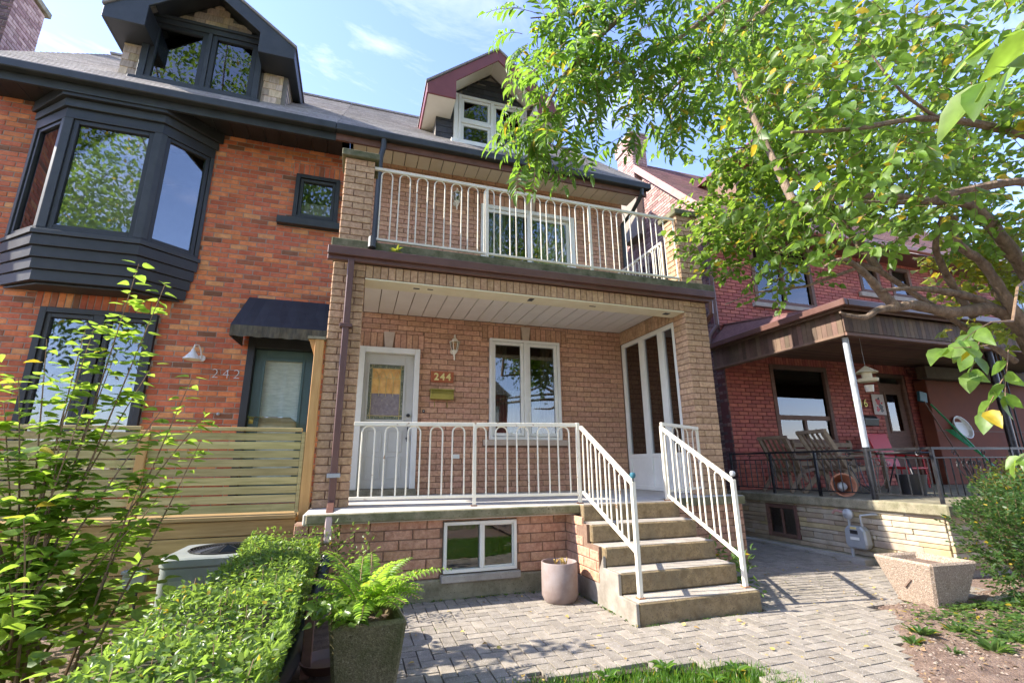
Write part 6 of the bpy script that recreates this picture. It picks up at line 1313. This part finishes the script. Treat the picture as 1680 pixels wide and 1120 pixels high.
# ---- grass strip at the front
def grass(name, label, region, n, hmin, hmax, wdt=.0035):
    V = []; Fc = []
    for i in range(n):
        x, y = region(); h = rng.uniform(hmin, hmax); a = rng.uniform(0, 6.28); b = rng.normal(0, .35)*h; c_ = rng.normal(0, .35)*h; dx = math.cos(a)*wdt; dy = math.sin(a)*wdt; k = len(V); z = G - .045
        V += [(x-dx, y-dy, z), (x+dx, y+dy, z), (x+dx*.8+b*.4, y+dy*.8+c_*.4, z+h*.6), (x-dx*.8+b*.4, y-dy*.8+c_*.4, z+h*.6), (x+b, y+c_, z+h)]; Fc += [(k, k+1, k+2, k+3), (k+3, k+2, k+4)]
    me = bpy.data.meshes.new(name); me.from_pydata(V, [], Fc); me.materials.append(m_grassl); o = bpy.data.objects.new(name, me); COL.objects.link(o); tag(o, label, 'grass', kind='stuff')
def reg():
    while True:
        x = rng.uniform(.9, 3.3); y = rng.uniform(-4.2, -2.35); e = lawn_edge(x)
        if x > 3.0: e = lawn_edge(3.0) - (x-3.0)*2.2
        if y < e + rng.normal(0, .035): return x, y
grass('lawn_grass', 'green lawn grass growing along the front edge of the pavers', reg, 24000, .03, .085)
grass('verge_grass', 'sunlit grass of the front verge', lambda: (rng.uniform(-6, 9), rng.uniform(-9.5, -5.6)), 9000, .04, .09, .008)
LV = Leaves(); lw_ = thing('dandelion_leaves', 'broad dandelion leaves among the lawn grass', 'weed', (2.3, -2.6, G))
for c in ((2.05,-2.50), (2.45,-2.50), (2.85,-2.68), (1.7,-2.55), (2.62,-2.75)):
    for i in range(12): a = i*2.4; LV.add((c[0], c[1], G-.02), (math.cos(a), math.sin(a), .7), (-.4*math.cos(a), -.4*math.sin(a), 1), rng.uniform(.06, .11))
LV.build(lw_, m_grassl, 'lance', 60)
LV = Leaves(); dl = thing('fallen_leaves', 'dry yellow leaves scattered over the pavers and soil', 'leaves', (3, -1.5, G)); dl['kind'] = 'stuff'
for i in range(150):
    x = rng.uniform(.8, 6.3); y = rng.uniform(-2.9, -.6)
    if 2.6 < x < 4.05 and y > -1.85: continue
    LV.add((x, y, G + .012), (rng.normal(), rng.normal(), .1), tuple(unit(Z + rv(.3))), rng.uniform(.018, .045))
LV.build(dl, m_dryleaf, 'ovate', 0)
t = thing('green_sprig', 'small green sprig growing from the balcony slab edge', 'plant', (.80, -.04, 3.78)); LV = Leaves()
for i in range(9): a = rng.uniform(0, 6.28); LV.add((.82, -.05, 3.80), (math.cos(a), -.5, math.sin(a)*.8 - .2), (0, -1, .3), .10)
LV.build(t, m_ylw, 'lance', 9)

# ---- street trees behind the camera: they colour the window reflections and dapple the light
def street_tree(x, y, h, r, n, label, s):
    t = thing('street_tree', label, 'tree', (x, y, G), 'trees across the street'); MB().tube([(x, y, 0), (x+.1, y, h*.35), (x, y+.1, h*.75)], [.22, .17, .05], 8).build('trunk', m_bark, t, smooth=True); LV = Leaves()
    for k in range(9):
        a = k*.7; MB().tube([(x, y, h*.35 + k*.12), (x + r*.5*math.cos(a), y + r*.5*math.sin(a), h*.6), (x + r*.9*math.cos(a), y + r*.9*math.sin(a), h*.8)], [.07, .04, .015], 5).build('branch', m_bark, t)
    cl = [inball((x, y, h*.60), (r, r*.7, h*.40)) for _ in range(60)]
    for i in range(n): c = cl[i % 60]; p = c + rv(r*.17); LV.add(tuple(p), tuple(rng.normal(0, 1, 3)), tuple(unit(Z + rv(.8))), s*rng.uniform(.7, 1.3))
    LV.build(t, m_maple, 'small', 0)
for a in ((-6.5,-14,25,5.6,21000,'round street tree behind the viewer facing the red brick house',.22), (1.5,-15.5,26,5.6,21000,'tallest street tree behind the viewer facing the white railed porch',.23), (9,-14.5,24,5.6,20000,'street tree behind the viewer facing the wine red house',.22), (17,-16,18,4.6,7000,'broad street tree standing farthest right along the street',.3), (-15,-15,18,4.8,7000,'street tree standing farthest left along the street',.3)): street_tree(*a)
sheet('road', mat('asphalt', (.045,.045,.047), (.065,.065,.066), .9, 8, .4, 120), [(-60,-12.5),(60,-12.5),(60,-19.5),(-60,-19.5)], G - .03)
sheet('sidewalk', m_conc_l, [(-60,-9.8),(60,-9.8),(60,-11.4),(-60,-11.4)], G - .025)
for i, (x, w, mm) in enumerate(((-9, 6, m_red), (-.5, 6.5, m_pinkbr), (8.5, 6, m_wine))):
    t = thing('street_house', ('red', 'pale', 'wine')[i] + ' brick house across the street behind the viewer', 'house', (x, -26, 0))
    BX('wall', mm, t, x-w/2, x+w/2, -32, -26, 0, 6.4); MB().prism([(x-w/2-.3, -25.7, 6.4), (x+w/2+.3, -25.7, 6.4), (x, -25.7, 9.4)], (0, -6.5, 0)).build('roof', m_shing, t)
    for a in (-1.7, 1.3):
        for z in (1.4, 4.2): BX('window', m_white, t, x+a, x+a+1, -25.99, -25.93, z, z+1.4)

# ---- litter, pebbles and moss that break up the ground
pb_ = MB()
for i in range(900):
    x = rng.uniform(3.6, 7.0); y = bed_edge(x) - abs(rng.normal(0, .7)) - .02; r = rng.uniform(.004, .013); z = G - .02 + min(.045, .25*(bed_edge(x)-y)) + r*.4
    pb_.add([(x-r, y, z), (x, y-r, z), (x+r, y, z), (x, y+r, z), (x, y, z+r*.8)], [(0,1,4), (1,2,4), (2,3,4), (3,0,4)])
o = pb_.build('pebbles', mat('dull_pebble', (.16,.12,.09), (.34,.28,.23), .9, 40, .3, 80, rnd=.3), None, kind='stuff'); tag(o, 'small pebbles strewn over the soil bed', 'pebbles')
LV = Leaves()
for i in range(420):
    x = rng.uniform(3.7, 6.8); y = bed_edge(x) - abs(rng.normal(0, .6)); LV.add((x, y, G + .03), (rng.normal(), rng.normal(), .1), tuple(unit(Z + rv(.4))), rng.uniform(.012, .035))
LV.build(dl, m_litter, 'small', 0, rest='litter')
LV = Leaves(); jm = thing('joint_moss', 'tiny weeds and moss along the wall foot and paver joints', 'moss', (1.8, -.6, G)); jm['kind'] = 'stuff'
def tuft(x, y, n, s_):
    for k in range(n): a = rng.uniform(0, 6.28); LV.add((x + rng.normal(0, .012), y + rng.normal(0, .012), G - .004), (math.cos(a), math.sin(a), rng.uniform(.3, 1.6)), tuple(unit(Z + rv(.4))), s_*rng.uniform(.5, 1.2))
for i in range(60): tuft(rng.uniform(.8, 2.75), -.515 - abs(rng.normal(0, .012)), 5, .022)
for i in range(40): tuft(2.72 + rng.normal(0, .01), rng.uniform(-1.78, -.5), 5, .024)
for i in range(30): tuft(rng.uniform(2.75, 4.0), -1.785 - abs(rng.normal(0, .008)), 4, .018)
for i in range(70): tuft(.5 + round(rng.uniform(4, 60))*.1, -3.7 + round(rng.uniform(9, 31))*.1, 3, .014) if rng.uniform() < .8 else None
for i in range(50): a = rng.uniform(0, 6.28); tuft(5.52 + .19*math.cos(a), -2.14 + .19*math.sin(a), 4, .03)
LV.p, LV.d, LV.n, LV.z = (lambda q: [list(t_) for t_ in zip(*q)])([w_ for w_ in zip(LV.p, LV.d, LV.n, LV.z) if w_[0][0] < 3.4 or w_[0][1] > bed_edge(w_[0][0]) - .3])
LV.build(jm, m_weed, 'small', 0)
